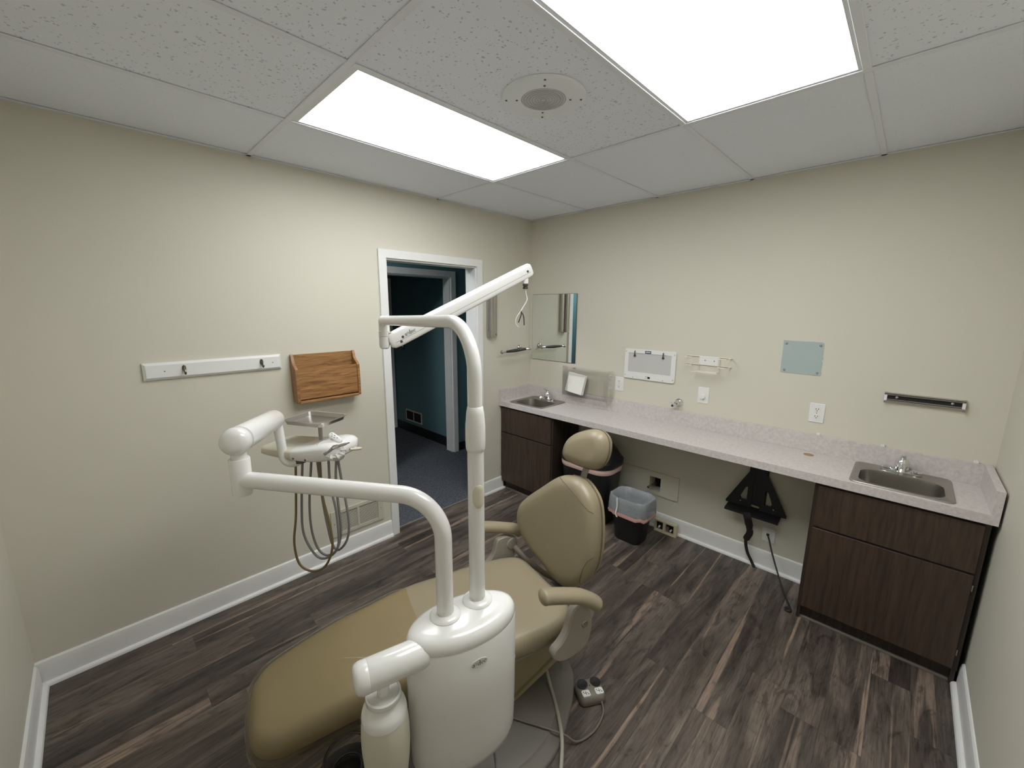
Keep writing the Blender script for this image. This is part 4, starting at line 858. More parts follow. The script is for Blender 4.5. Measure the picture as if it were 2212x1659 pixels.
m = MB(); m.tube([cw(-0.235, 0.0, 0.80), cw(-0.262, 0.0, 0.93), cw(-0.292, 0.012, 1.01)], (0.008, 0.020), 10, up=cw(1, 0, 0)-cw(0, 0, 0)); m.build('headrest_bar', 'arm_grey', chair, smooth=40)
m = MB(); m.tube([cw(-0.300, 0.012, 0.975), cw(-0.292, 0.03, 0.99)], 0.013, 10); m.build('bar_knob', 'dark_metal', chair)

# arms: padded rests on pivoting brackets
NARM = [(0.202, 0.305, 0.638), (0.162, 0.31, 0.631), (0.101, 0.325, 0.619), (0.043, 0.34, 0.604), (-0.008, 0.353, 0.576), (-0.045, 0.363, 0.545)]
FARM = [(0.16, -0.36, 0.588), (0.075, -0.345, 0.571), (-0.002, -0.33, 0.551), (-0.058, -0.315, 0.535), (-0.091, -0.305, 0.51)]
def arm(sg):
    pth = catmull([cw(*q) for q in (NARM if sg > 0 else FARM)], 6); dz = 0.0 if sg > 0 else -0.025
    k = len(pth); rad = []
    for i in range(k):
        t = i/(k-1); e = min(1.0, math.sqrt(max(0.0, 1-(1-min(1, t/0.10))**2))+0.12); e2 = min(1.0, math.sqrt(max(0, 1-(max(0, t-0.88)/0.12)**2))+0.25)
        rad.append((0.029*e*e2, 0.036*e*e2))
    m = MB(); m.tube(pth, rad, 20, up=(0, 0, 1)); a = m.build('armrest', 'vinyl_tan', chair, smooth=70)
    BR = chaikin([(0.150, 0.385), (0.150, 0.345), (0.09, 0.310), (-0.005, 0.325), (-0.045, 0.36), (-0.052, 0.46), (-0.030, 0.525+dz), (0.00, 0.545+dz), (0.045, 0.545+dz), (0.066, 0.51), (0.078, 0.445), (0.11, 0.405)], 2)
    m = MB(); m.pillow(BR, [(0.004, 0.0), (0, 0.004), (0, 0.030), (0.006, 0.036)], lambda x, z, h: cw(x, sg*(0.292+h), z), 2); br = m.build('arm_bracket', 'arm_grey', chair, smooth=40)
    m = MB(); m.lathe([(0.016, 0), (0.016, 0.003), (0.013, 0.004), (0.0125, 0.007), (0.0001, 0.008)], cw(-0.006, sg*0.327, 0.447), cw(0, sg, 0)-cw(0, 0, 0), 20); m.build('pivot_bolt', 'satin_nickel', br)
    m = MB(); m.lathe([(0.034, -0.028), (0.034, 0.0), (0.029, 0.006), (0.0001, 0.007)], cw(-0.028, sg*0.292, 0.470), cw(0, -sg, 0)-cw(0, 0, 0), 28); m.build('pivot_knob', 'arm_grey', br)
    m = MB(); m.tube([cw(-0.035, sg*0.285, 0.455), cw(-0.075, sg*0.235, 0.395), cw(-0.13, sg*0.13, 0.352), cw(-0.17, sg*0.04, 0.346)], (0.016, 0.010), 12); m.build('back_strut', 'arm_grey', chair)
    m = MB(); m.tube([cw(0.06, sg*0.30, 0.350), cw(0.06, sg*0.20, 0.335)], 0.022, 14); m.build('arm_pin', 'arm_grey', chair)
arm(1); arm(-1)
m = MB(); m.box((-0.215, -0.06, 0.33), (-0.175, 0.06, 0.72), 0.01, 2, _ch); m.box((-0.18, -0.05, 0.325), (-0.03, 0.05, 0.365), 0.008, 2, _ch); m.build('back_hinge', 'base_grey', chair, smooth=30)

# ------------------------------------------------------------------ delivery unit on its column
unit = thing('dental_delivery_unit', 'white dental delivery unit with an oval column, bent arm and instrument head', 'dental unit', tuple(cw(0.582, 0.441, 0.0)), CA)
UC = (0.582, 0.441)
def ell(s, z, a=0.172, b=0.094, n=48): return [cw(UC[0]+(a+s)*math.cos(2*PI*k/n), UC[1]+(b+s)*math.sin(2*PI*k/n), z) for k in range(n)]
m = MB(); m.rings([ell(-0.05, 0.352), ell(-0.022, 0.356), ell(-0.008, 0.370), ell(-0.002, 0.395), ell(0, 0.45), ell(0.002, 0.60), ell(0.001, 0.785), ell(-0.0015, 0.790), ell(0.0, 0.795), ell(-0.002, 0.812), ell(-0.010, 0.825), ell(-0.024, 0.832), ell(-0.05, 0.836), ell(-0.085, 0.838)]); col = m.build('column', 'unit_white', unit, smooth=40)
m = MB(); m.box((0.47, 0.10, 0.28), (0.66, 0.42, 0.372), 0.02, 2, _ch); m.build('mount_beam', 'shell_tan', unit, smooth=30)
for (x, y) in ((0.523, 0.417), (0.632, 0.426)):
    m = MB(); m.lathe([(0.046, -0.012), (0.046, 0.006), (0.042, 0.011), (0.036, 0.013), (0.030, 0.016), (0.026, 0.016)], cw(x, y, 0.833), n=32); m.build('pole_collar', 'unit_white', unit)
m = MB(); m.lathe([(0.012, 0), (0.011, 0.006), (0.0001, 0.008)], cw(UC[0]-0.172, UC[1], 0.60), cw(-1, 0, 0)-cw(0, 0, 0), 16); m.build('side_button', 'white_plastic', unit)

# maker's lettering, drawn as bold serif strokes
def ring_arc(m, place, cx, cy, rx, ry, tx, ty, a0, a1, n=20):
    pts = []
    for k in range(n+1):
        a = math.radians(a0+(a1-a0)*k/n); pts.append((cx+rx*math.cos(a), cy+ry*math.sin(a)))
    for k in range(n, -1, -1):
        a = math.radians(a0+(a1-a0)*k/n); pts.append((cx+(rx-tx)*math.cos(a), cy+(ry-ty)*math.sin(a)))
    b = len(m.v); m.v += [place(*p, 0.0006) for p in pts]
    L_ = len(pts)
    for k in range(n): m.f.append((b+k, b+k+1, b+L_-2-k, b+L_-1-k))
def bar(m, place, x0, y0, x1, y1):
    b = len(m.v); m.v += [place(x0, y0, 0.0006), place(x1, y0, 0.0006), place(x1, y1, 0.0006), place(x0, y1, 0.0006)]; m.f.append((b, b+1, b+2, b+3))
def lettering(parent, place, mat):
    """word in units of the x-height: a, small tree mark, d, e, c."""
    m = MB(); P = place
    ring_arc(m, P, 0.36, 0.30, 0.34, 0.32, 0.17, 0.07, 60, 330); bar(m, P, 0.52, 0.05, 0.72, 0.72); ring_arc(m, P, 0.42, 0.70, 0.30, 0.30, 0.14, 0.10, 0, 165); bar(m, P, 0.62, 0.0, 0.88, 0.09); bar(m, P, 0.12, 0.66, 0.28, 0.82)
    x = 1.78
    ring_arc(m, P, x+0.40, 0.50, 0.40, 0.52, 0.18, 0.09, 40, 320); bar(m, P, x+0.60, 0.02, x+0.80, 1.62); bar(m, P, x+0.46, 1.50, x+0.80, 1.62); bar(m, P, x+0.60, 0.0, x+0.94, 0.10)
    x = 2.86
    ring_arc(m, P, x+0.42, 0.50, 0.42, 0.52, 0.18, 0.09, 0, 318); bar(m, P, x+0.20, 0.46, x+0.82, 0.57)
    x = 3.84
    ring_arc(m, P, x+0.42, 0.50, 0.42, 0.52, 0.18, 0.09, 42, 318); ring_arc(m, P, x+0.66, 0.74, 0.12, 0.12, 0.11, 0.11, 0, 360, 12)
    m.build('maker_lettering', mat, parent, smooth=0)
    m = MB(); bar(m, P, 1.26, 0.0, 1.36, 0.95)
    for k in range(4):
        for sg in (-1, 1):
            b = len(m.v); y0 = 0.45+k*0.16
            m.v += [P(1.31, y0, 0.0006), P(1.31, y0+0.07, 0.0006), P(1.31+sg*(0.42-0.03*k), y0+0.42, 0.0006), P(1.31+sg*(0.44-0.03*k), y0+0.33, 0.0006)]; m.f.append((b, b+1, b+2, b+3))
    m.build('maker_tree_mark', 'steel', parent, smooth=0)
def side_pt(phi, z, out):
    a, b = 0.172+0.0018, 0.094+0.0018
    nx, ny = math.cos(phi)/a, math.sin(phi)/b; q = math.hypot(nx, ny)
    return cw(UC[0]+a*math.cos(phi)+nx/q*out, UC[1]+b*math.sin(phi)+ny/q*out, z)
PH0 = math.radians(92)
def badge_place(u_, v_, h): return side_pt(PH0+u_/0.172, 0.738+v_, h)      # +u runs to the toe end
m = MB(); m.pillow([(0.026*math.cos(2*PI*k/32), 0.0135*math.sin(2*PI*k/32)) for k in range(32)], [(0, 0.0), (0, 0.0012), (0.0015, 0.002), (0.003, 0.0016)], lambda x, y, h: badge_place(x, y, h), 3); bdg = m.build('badge', 'unit_white', unit, smooth=50)
lettering(bdg, lambda x, y, h: badge_place(-0.0222+x*0.0094, (y-0.64)*0.0094, 0.0016+h), 'ink_navy')

# bottle arm
m = MB(); ax = cw(1, 0, 0)-cw(0, 0, 0); m.lathe([(0.0001, -0.022), (0.020, -0.020), (0.034, -0.012), (0.041, 0.002), (0.041, 0.155), (0.0404, 0.1565), (0.041, 0.158), (0.041, 0.175), (0.037, 0.186), (0.028, 0.192), (0.0001, 0.194)], cw(0.708, 0.465, 0.783), ax, 32); m.build('bottle_arm', 'unit_white', unit, smooth=40)
m = MB(); m.lathe([(0.016, 0.68), (0.016, 0.755)], cw(0.828, 0.465, 0), n=16); m.build('bottle_port', 'white_plastic', unit)
bt = thing('water_bottle', 'frosted white water bottle hanging from the column side arm', 'bottle', tuple(cw(0.828, 0.465, 0.39)), CA)
m = MB(); m.lathe([(0.040, 0.680), (0.042, 0.683), (0.046, 0.680), (0.047, 0.668), (0.043, 0.662), (0.044, 0.655), (0.056, 0.640), (0.060, 0.625), (0.0605, 0.612), (0.059, 0.612), (0.040, 0.66)], cw(0.828, 0.465, 0.030), n=36); m.build('collar', 'unit_white', bt, smooth=40)
m = MB(); m.lathe([(0.058, 0.618), (0.0615, 0.60), (0.064, 0.56), (0.064, 0.52), (0.061, 0.47), (0.056, 0.425), (0.054, 0.413)], cw(0.828, 0.465, 0.030), n=36); m.build('bottle_body', 'water_bottle', bt, smooth=60)
m = MB(); m.lathe([(0.0545, 0.413), (0.0535, 0.405), (0.047, 0.372), (0.038, 0.360), (0.02, 0.356), (0.0001, 0.355)], cw(0.828, 0.465, 0.030), n=36); m.build('bottle_foot', 'unit_white', bt, smooth=60)

# delivery arm
PB = cw(0.632, 0.426, 0.0)
E1 = Vector((-2.722, -1.262, 1.212)); A0 = Vector((PB.x, PB.y, 0.83)); AC = Vector((PB.x, PB.y, 1.206))
m = MB(); m.tube(bend(A0, AC, E1, 0.125, 16), 0.0248, 24); m.build('lower_arm', 'unit_white', unit, smooth=50)
m = MB(); m.lathe([(0.027, 1.165), (0.0285, 1.172), (0.0285, 1.278), (0.0265, 1.281)], (E1.x, E1.y, 0), n=28); m.build('knuckle', 'unit_white', unit, smooth=40)
m = MB(); m.lathe([(0.021, 1.276), (0.021, 1.325)], (E1.x, E1.y, 0), n=24); m.build('knuckle_neck', 'unit_white', unit)
FA = Vector((E1.x-0.006, E1.y-0.012, 1.336)); FB = Vector((-2.498, -0.815, 1.268)); fd = (FB-FA).normalized(); fl = (FB-FA).length
m = MB(); m.lathe([(0.0001, -0.030), (0.018, -0.029), (0.031, -0.023), (0.039, -0.012), (0.0415, 0.002), (0.0415, 0.028), (0.040, 0.030), (0.0405, 0.032), (0.0395, fl-0.03), (0.038, fl-0.008), (0.032, fl+0.008), (0.018, fl+0.018), (0.0001, fl+0.020)], FA, fd, 32); m.build('flex_arm', 'unit_white', unit, smooth=40)
J0 = FB+Vector((0.004, -0.012, -0.010)); ax2 = Vector((0.47, -0.883, 0))
J1 = Vector((J0.x+0.010, J0.y-0.020, 1.040)); J2 = J1+Vector((0.045, -0.030, 0.020))
m = MB(); m.tube(bend(J0, J1, J2+Vector((0, 0, 0.03)), 0.035, 12), 0.0185, 20); m.build('drop_tube', 'unit_white', unit, smooth=50)
m = MB(); m.lathe([(0.022, 0.0), (0.022, 0.03)], J2+Vector((0.004, -0.004, 0.020)), (0, 0, 1), 18); m.build('head_swivel', 'dark_metal', unit)
# instrument head, lofted along its length
HC = Vector((-2.475, -0.665, 0)); HA = Vector((0.47, -0.883, 0)); HW = Vector((0.883, 0.47, 0))
def section(t, w, zl, zh, n=28, e=0.5):
    r = []
    for k in range(n):
        a = 2*PI*k/n; ca, sa = math.cos(a), math.sin(a)
        x = math.copysign(abs(ca)**e, ca)*w; z = (zl+zh)/2+math.copysign(abs(sa)**e, sa)*(zh-zl)/2
        r.append(HC+HA*t+HW*x+Vector((0, 0, z)))
    return r
secs = [(0.0, 0.03, 1.112, 1.124), (0.008, 0.07, 1.108, 1.130), (0.03, 0.092, 1.100, 1.138), (0.08, 0.100, 1.096, 1.141), (0.16, 0.104, 1.093, 1.143), (0.20, 0.105, 1.092, 1.145)]
m = MB(); m.rings([section(*q) for q in secs]); hd = m.build('head_deck', 'unit_cream', unit, smooth=50)
secs = [(0.195, 0.1055, 1.091, 1.146), (0.23, 0.106, 1.090, 1.152), (0.28, 0.106, 1.091, 1.164), (0.33, 0.102, 1.096, 1.175), (0.37, 0.092, 1.105, 1.176), (0.395, 0.075, 1.116, 1.170), (0.405, 0.05, 1.127, 1.160)]
m = MB(); m.rings([section(*q) for q in secs]); hn = m.build('head_nose', 'unit_white', unit, smooth=50)
# holder plate: a tilted curved tongue with notches for the handpieces
HP = HC+HA*0.365+HW*-0.062+Vector((0, 0, 1.152))
hn_ = (HA*0.35-HW*0.62+Vector((0, 0, 0.72))).normalized(); hu = HA*0.96+HW*0.28; hu = (hu-hn_*hu.dot(hn_)).normalized(); hv_ = hn_.cross(hu)
if hv_.z < 0: hv_ = -hv_
def hp(a, b_, h): return HP+hu*a+hv_*b_+hn_*h
m = MB(); m.pillow([(0.058*math.cos(2*PI*k/36), 0.040*math.sin(2*PI*k/36)) for k in range(36)], [(0.010, -0.045), (0.002, -0.010), (0.0, 0.002), (0.003, 0.006), (0.010, 0.004), (0.020, 0.001)], lambda a, b_, h: hp(a, b_-0.15*a, h), 4, -0.003); hold = m.build('instrument_holder', 'unit_white', unit, smooth=50)
for k in range(4):
    th = math.radians(-78+30*k); ca, sa = math.cos(th), math.sin(th)
    def tooth(a, b_, h): r = 0.95; return hp(0.050*ca+a*ca-b_*sa, 0.034*sa-0.15*0.050*ca+a*sa+b_*ca, h)
    m = MB(); m.pillow(rrect(0.024, 0.0105, 0.004, 4), [(0.001, -0.006), (0, -0.002), (0, 0.007), (0.002, 0.010)], tooth, 2); m.build('holder_tooth', 'unit_white', hold, smooth=50)
for k in range(2):
    m = MB(); m.pillow(ellipse(0.006, 0.0045, 16, -0.034+0.016*k, -0.012+0.012*k), [(0, 0.000), (0, 0.0035), (0.001, 0.0038)], lambda p, q, h: hp(p, q-0.15*p, h), 1); m.build('holder_notch', 'hose_grey', hold)
# touch pad and grab handle
cpa, spa = math.cos(math.radians(-32)), math.sin(math.radians(-32))
def padf(a, b_, h): return hp(0.004+a*cpa-b_*spa, 0.052+a*spa+b_*cpa, h+0.004)
m = MB(); m.pillow(rrect(0.066, 0.027, 0.013, 6), [(0.002, -0.016), (0, -0.010), (0, 0.0), (0.003, 0.004)], padf, 3, 0.001); pad = m.build('touch_pad', 'unit_white', unit, smooth=50)
for q in ((-0.020, 0.004), (-0.013, -0.004), (-0.006, 0.005), (0.000, -0.003), (0.010, 0.003)):
    m = MB(); m.pillow(ellipse(0.0019, 0.0019, 10, *q), [(0, 0.003), (0, 0.0056)], padf, 1); m.build('pad_key', 'blue_label', pad)
m = MB(); hdl = [HC+HA*0.385+HW*0.03+Vector((0, 0, 1.128)), HC+HA*0.42+HW*0.035+Vector((0, 0, 1.130)), HC+HA*0.452+HW*0.01+Vector((0, 0, 1.140)), HC+HA*0.462+HW*-0.03+Vector((0, 0, 1.152)), HC+HA*0.45+HW*-0.055+Vector((0, 0, 1.158))]
m.tube(catmull(hdl, 6), [(0.005, 0.008)]*25, 12); m.build('grab_handle', 'unit_cream', unit, smooth=50)
m = MB(); m.tube([HC+HA*0.245+HW*0.02+Vector((0, 0, 1.145)), HC+HA*0.245+HW*0.02+Vector((0, 0, 1.222))], (0.004, 0.011), 10, up=HW); m.build('tray_post', 'arm_grey', unit)
m = MB(); m.box((-0.05, -0.045, 0), (0.05, 0.045, 0.006), 0.002, 1, Matrix.Translation((-2.345, -0.83, 1.219)) @ Matrix.Rotation(math.radians(-62), 4, 'Z')); m.build('tray_support', 'arm_grey', unit, smooth=0)
for k in range(3):
    q = HC+HA*(0.15+0.06*k)+HW*-0.1035+Vector((0, 0, 1.110)); m = MB(); m.lathe([(0.0045, -0.002), (0.0045, 0.002), (0.0001, 0.003)], q, -HW, 10); m.build('side_screw', 'dark_metal', unit)
HOSES = [('hose_olive', [(-2.396, -0.802, 1.09), (-2.41, -0.777, 0.817), (-2.422, -0.754, 0.673), (-2.414, -0.769, 0.569), (-2.382, -0.829, 0.544), (-2.346, -0.896, 0.585), (-2.324, -0.937, 0.686), (-2.327, -0.933, 0.799), (-2.338, -0.911, 0.928), (-2.337, -0.914, 1.10)]),
 ('hose_grey', [(-2.384, -0.824, 1.09), (-2.398, -0.8, 0.866), (-2.401, -0.793, 0.727), (-2.383, -0.826, 0.641), (-2.361, -0.869, 0.61), (-2.332, -0.922, 0.637), (-2.313, -0.958, 0.702), (-2.312, -0.96, 0.848), (-2.322, -0.942, 0.976), (-2.321, -0.944, 1.10)]),
 ('hose_grey', [(-2.367, -0.857, 1.09), (-2.383, -0.827, 0.87), (-2.384, -0.826, 0.734), (-2.371, -0.849, 0.645), (-2.348, -0.892, 0.622), (-2.323, -0.94, 0.664), (-2.309, -0.966, 0.76), (-2.311, -0.961, 0.892), (-2.312, -0.961, 1.001), (-2.306, -0.972, 1.11)]),
 ('hose_grey', [(-2.36, -0.87, 1.09), (-2.354, -0.881, 0.879), (-2.346, -0.896, 0.747), (-2.338, -0.912, 0.67), (-2.323, -0.939, 0.652), (-2.302, -0.98, 0.706), (-2.293, -0.996, 0.788), (-2.297, -0.989, 0.897), (-2.304, -0.976, 1.003), (-2.309, -0.966, 1.11)])]
for k, (mt, pts) in enumerate(HOSES):
    off = HW*(-0.045+0.012*k)
    m = MB(); m.tube(catmull([Vector(p)+off*(1 if i < 9 else 1) for i, p in enumerate(pts)], 7), 0.0052, 10); m.build('hose', mt, unit, smooth=60)

tr = thing('instrument_tray', 'shallow stainless steel tray resting above the delivery head', 'tray', (-2.337, -0.814, 1.225), math.radians(-62))
Mt = Matrix.Translation((-2.337, -0.814, 0)) @ Matrix.Rotation(math.radians(-62), 4, 'Z')
def tq(w, d, r, z): return [Mt @ Vector((a, b_, z)) for a, b_ in rrect(w, d, r, 6)]
m = MB(); m.rings([tq(0.185, 0.150, 0.02, 1.2275), tq(0.188, 0.153, 0.022, 1.226), tq(0.200, 0.165, 0.024, 1.245), tq(0.212, 0.177, 0.026, 1.246), tq(0.214, 0.179, 0.026, 1.243), tq(0.211, 0.176, 0.026, 1.242), tq(0.201, 0.166, 0.024, 1.242), tq(0.190, 0.155, 0.022, 1.2255)]); m.build('pan', 'steel', tr, smooth=50)

hpz = thing('handpiece', 'chrome dental handpiece lying in the instrument holder', 'handpiece', tuple(HP+hn_*0.02))
P0 = hp(-0.018, -0.030, 0.009); P1 = hp(0.018, 0.000, 0.022); P2 = hp(0.064, 0.020, 0.026)
m = MB(); m.tube([P0, P0*0.5+P1*0.5, P1], [0.006, 0.008, 0.0075], 12); m.build('tail', 'hose_grey', hpz)
m = MB(); m.tube([P1-(P1-P0)*0.15, P1, P1*0.7+P2*0.3], [0.010, 0.0105, 0.009], 14); m.build('motor', 'chrome', hpz)
m = MB(); m.tube([P1*0.75+P2*0.25, P1*0.2+P2*0.8, P2], [0.0065, 0.006, 0.004], 12); m.build('nose', 'steel', hpz)
m = MB(); m.tube([P2, P2+(P2-P1)*0.18], 0.0022, 8); m.build('bur', 'dark_metal', hpz)

# ------------------------------------------------------------------ light arm without a lamp
lt = thing('dental_light_arm', 'white bent light post with a long upward boom and no lamp head', 'light arm', tuple(cw(0.523, 0.417, 0.83)), CA)
PL = cw(0.523, 0.417, 0.0)
m = MB(); m.lathe([(0.0242, 0.83), (0.0242, 1.335)], (PL.x, PL.y, 0), n=28); post = m.build('lower_post', 'unit_white', lt, smooth=40)
m = MB(); m.lathe([(0.0235, 1.322), (0.0265, 1.325), (0.0285, 1.335), (0.0290, 1.355), (0.0285, 1.40), (0.0255, 1.435), (0.0225, 1.452), (0.0205, 1.454)], (PL.x, PL.y, 0), n=28); m.build('post_sleeve', 'unit_white', lt, smooth=40)
LE = Vector((-2.075, -0.979, 1.668)); 
m = MB(); m.tube(bend((PL.x, PL.y, 1.44), (PL.x, PL.y, 1.690), LE, 0.150, 18), 0.0203, 24); m.build('upper_post', 'unit_white', lt, smooth=50)
m = MB(); m.lathe([(0.0001, 1.690), (0.012, 1.688), (0.019, 1.680), (0.0215, 1.668), (0.0215, 1.622)], (LE.x, LE.y, 0), n=24); m.build('elbow', 'unit_white', lt, smooth=40)
m = MB(); m.lathe([(0.0225, 1.620), (0.0225, 1.600), (0.0215, 1.598)], (LE.x, LE.y, 0), n=24); m.build('swivel_ring', 'unit_white', lt)
m = MB(); m.lathe([(0.0225, 1.597), (0.0225, 1.560), (0.020, 1.548), (0.012, 1.543), (0.0001, 1.542)], (LE.x, LE.y, 0), n=24); m.build('swivel_cup', 'unit_white', lt, smooth=40)
# oval clip on the lower post, facing the camera side
cdir = Vector((-0.35, -0.94, 0)).normalized(); cr = Vector((0, 0, 1)).cross(cdir)
m = MB(); m.pillow(ellipse(0.020, 0.036, 28), [(0, 0.0235), (0, 0.0255), (0.003, 0.027)], lambda a, b_, h: Vector((PL.x, PL.y, 1.19+b_))+(cdir*math.cos(a/0.0242)+cr*math.sin(a/0.0242))*h, 3); m.build('post_cover', 'unit_cream', post, smooth=40)
B0 = Vector((-2.038, -0.993, 1.580)); B1 = Vector((-1.338, -1.19, 1.925)); bd = (B1-B0).normalized(); bs = bd.cross(Vector((0, 0, 1))).normalized(); bu = bs.cross(bd); bl_ = (B1-B0).length
def bsec(t, h, w, n=24, dz=0.0):
    return [B0+bd*t+bs*(math.copysign(abs(math.cos(2*PI*k/n))**0.6, math.cos(2*PI*k/n))*w)+bu*(dz+math.copysign(abs(math.sin(2*PI*k/n))**0.6, math.sin(2*PI*k/n))*h) for k in range(n)]
m = MB(); m.rings([bsec(-0.022, 0.014, 0.018), bsec(-0.018, 0.028, 0.0205), bsec(-0.006, 0.036, 0.0215), bsec(0.02, 0.039, 0.022), bsec(0.10, 0.039, 0.022), bsec(bl_-0.05, 0.036, 0.0215), bsec(bl_-0.012, 0.034, 0.021), bsec(bl_-0.002, 0.028, 0.018), bsec(bl_+0.001, 0.016, 0.01)]); boom = m.build('boom', 'unit_white', lt, smooth=45)
m = MB(); m.box((-0.028, -0.014, -0.014), (0.03, 0.014, 0.014), 0.004, 1, Matrix.Translation((LE+B0)/2+Vector((0, 0, -0.02))) @ Matrix.Rotation(math.atan2(B0.y-LE.y, B0.x-LE.x), 4, 'Z')); m.build('boom_link', 'arm_grey', lt, smooth=0)
cs_ = -1 if (bs.dot(CAM-B0) < 0) else 1
def bside(t, u_, h): return B0+bd*t+bu*u_+bs*cs_*(0.0222+h)
m = MB(); m.add([bside(0.0, -0.012, 0.0003), bside(bl_-0.02, -0.010, -0.0002), bside(bl_-0.02, -0.0088, -0.0002), bside(0.0, -0.0108, 0.0003)], [(0, 1, 2, 3)]); m.build('seam_line', 'dark_metal', boom, smooth=0)
for t_, u_ in ((0.025, -0.018), (0.040, -0.002), (bl_-0.035, 0.0)):
    m = MB(); m.lathe([(0.0062, -0.002), (0.006, 0.0008), (0.004, 0.0012), (0.0001, 0.0008)], bside(t_, u_, 0), bs*cs_, 14); m.build('boom_screw', 'dark_metal', boom)
sgn = 1 if bd.dot(_r) > 0 else -1
lettering(boom, lambda x, y, h: bside(0.052+x*0.0118, -0.002+(y-0.3)*0.0118, h+0.0004), 'ink_black')
st = B0+bd*(bl_-0.035)
m = MB(); m.lathe([(0.013, -0.062), (0.0155, -0.060), (0.0155, -0.02)], st, (0, 0, 1), 20); m.build('socket', 'unit_white', lt, smooth=40)
m = MB(); m.lathe([(0.012, -0.087), (0.014, -0.085), (0.014, -0.079), (0.011, -0.077), (0.011, -0.073), (0.0145, -0.071), (0.0145, -0.062)], st, (0, 0, 1), 18); m.build('socket_plug', 'dark_metal', lt)
m = MB(); w0 = st+Vector((0, 0, -0.087)); pts = [w0, w0+Vector((0.002, -0.004, -0.028)), w0+Vector((0.004, -0.010, -0.055)), w0+Vector((-0.012, 0.0, -0.090)), w0+Vector((-0.026, 0.006, -0.112))]
m.tube(catmull(pts, 6), 0.0024, 8); cb = m.build('lead', 'white_plastic', lt)
we = pts[-1]
for k, (q, mt) in enumerate((([(0, 0, 0), (-0.020, 0.012, -0.035), (-0.024, 0.014, -0.065), (-0.012, 0.004, -0.085)], 'white_plastic'), ([(0, 0, 0), (0.0, -0.002, -0.02), (-0.012, 0.006, -0.062)], 'ink_black'), ([(0, 0, 0), (0.010, -0.01, -0.03), (0.014, -0.012, -0.075)], 'ink_black'))):
    m = MB(); pp = catmull([we+Vector(v) for v in q], 5); m.tube(pp, [0.0016]*(len(pp)//3)+[0.0026 if mt == 'ink_black' else 0.0016]*(len(pp)-len(pp)//3), 6); m.build('bare_wire', mt, cb)

# ------------------------------------------------------------------ floor bits
fpA = math.radians(-33)
fp = thing('foot_switch', 'small taupe foot switch with two black buttons on the floor right of the chair', 'foot switch', (-1.617, -1.832, 0), fpA)
Mf = Matrix.Translation((-1.617, -1.832, 0)) @ Matrix.Rotation(fpA, 4, 'Z')
m = MB(); m.pillow(rrect(0.125, 0.105, 0.024, 6), [(0.004, 0.001), (0, 0.006), (0.002, 0.028), (0.008, 0.040), (0.018, 0.045)], lambda a, b_, h: Mf @ Vector((a, b_, h-0.06*max(0, -b_)*0.6 if h > 0.02 else h)), 3, 0.002); bdy = m.build('body', 'pedal_taupe', fp, smooth=50)
for a in (-0.030, 0.032):
    m = MB(); m.lathe([(0.024, 0.0), (0.024, 0.006), (0.021, 0.0065), (0.018, 0.0055), (0.0001, 0.005)], Mf @ Vector((a, 0.018, 0.0435)), n=24); m.build('button', 'black_plastic', fp)
    m = MB(); m.pillow(rrect(0.036, 0.030, 0.006, 4, a, -0.026), [(0, 0.038), (0, 0.0466)], lambda p, q, h: Mf @ Vector((p, q, h)), 1); pd = m.build('icon_pad', 'white_plastic', fp)
    m = MB()
    for (u0, v0, u1, v1) in ((-0.011, -0.001, 0.011, 0.001), (-0.001, -0.010, 0.001, 0.010), (-0.013, 0.004, -0.008, 0.008), (0.008, -0.008, 0.013, -0.004)):
        b = len(m.v); m.v += [Mf @ Vector((a+x, -0.026+y_, 0.0471)) for x, y_ in ((u0, v0), (u1, v0), (u1, v1), (u0, v1))]; m.f.append((b, b+1, b+2, b+3))
    m.build('icon_lines', 'ink_black', pd, smooth=0)
m = MB(); m.lathe([(0.005, 0), (0.005, 0.003), (0.0001, 0.004)], Mf @ Vector((0.0, 0.006, 0.0435)), n=12); m.build('indicator', 'black_plastic', fp)
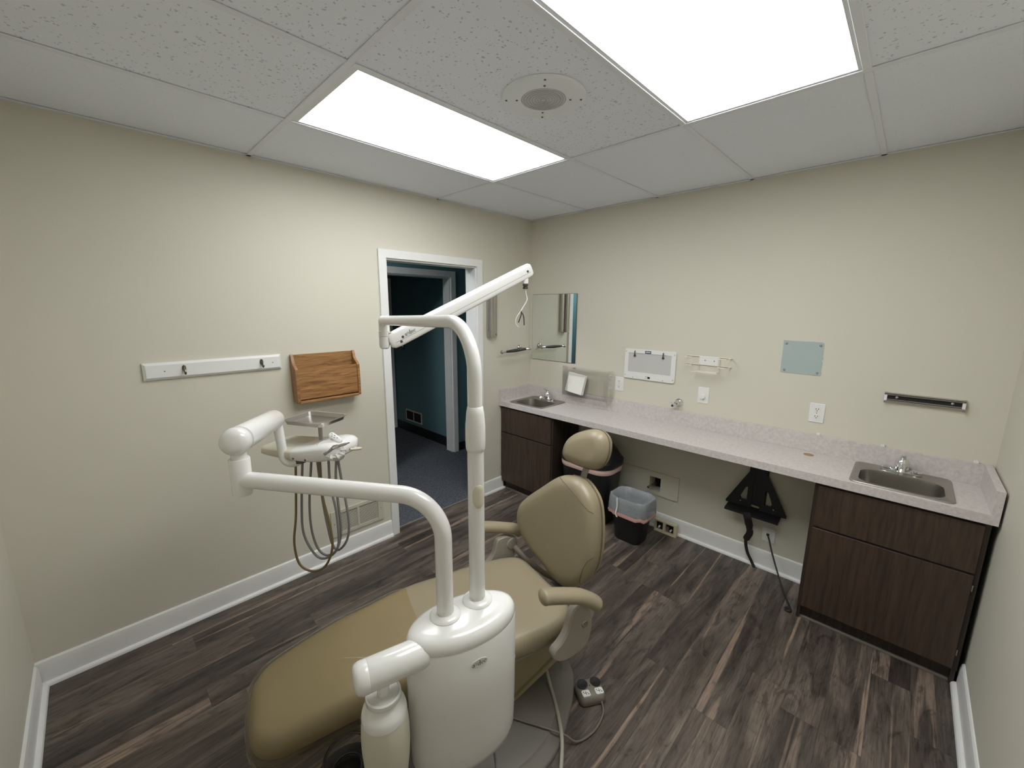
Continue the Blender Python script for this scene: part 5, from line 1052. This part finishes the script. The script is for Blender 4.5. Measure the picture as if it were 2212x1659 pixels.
m = MB(); m.tube(catmull([Mf @ Vector((0.035, -0.052, 0.015)), (-1.655, -1.925, 0.008), (-1.74, -1.938, 0.007), (-1.83, -1.915, 0.012), (-1.865, -1.872, 0.040), (-1.915, -1.795, 0.056), (-1.965, -1.70, 0.058), (-1.99, -1.66, 0.07)], 7), 0.0038, 8); m.build('cord', 'cord_tan', fp)
t = thing('floor_hose', 'pale beige hose running over the chair base towards the camera', 'hose', (-1.85, -1.83, 0))
m = MB(); m.tube(catmull([(-1.70, -1.615, 0.16), (-1.715, -1.650, 0.10), (-1.745, -1.705, 0.056), (-1.80, -1.782, 0.050), (-1.868, -1.862, 0.044), (-1.93, -1.912, 0.028), (-2.02, -1.965, 0.012), (-2.15, -2.02, 0.011), (-2.32, -2.05, 0.011)], 7), 0.0075, 10); m.build('tube', 'hose_beige', t)
t = thing('drain_hose', 'thin grey hose dropping from the column to the floor base', 'hose', (-2.10, -1.80, 0))
m = MB(); m.tube(catmull([(-2.19, -1.76, 0.349), (-2.17, -1.765, 0.25), (-2.15, -1.77, 0.12), (-2.16, -1.79, 0.060), (-2.20, -1.83, 0.052)], 7), 0.0055, 8); m.build('tube', 'hose_grey', t)
fc = thing('foot_control', 'black round foot control with a chrome loop under the leg rest', 'foot control', (-2.53, -1.37, 0))
fcc = Vector((-2.53, -1.38, 0))
m = MB(); m.lathe([(0.115, 0.001), (0.12, 0.006), (0.118, 0.018), (0.100, 0.028), (0.060, 0.036), (0.0001, 0.038)], fcc, n=40); m.build('disc', 'black_rubber', fc, smooth=40)
m = MB(); q = [fcc+Vector((0.052*math.cos(a), 0.052*math.sin(a), 0.048)) for a in [2*PI*k/32 for k in range(33)]]; m.tube(q, 0.006, 8, cap=False); m.build('rim_ring', 'dark_metal', fc)
m = MB(); q = [fcc+Vector((0.02+0.085*math.cos(a), 0.05+0.06*math.sin(a), 0.03+0.045*math.sin(a))) for a in [PI*k/20 for k in range(21)]]; m.tube(q, 0.006, 8); m.build('carry_loop', 'dark_metal', fc)
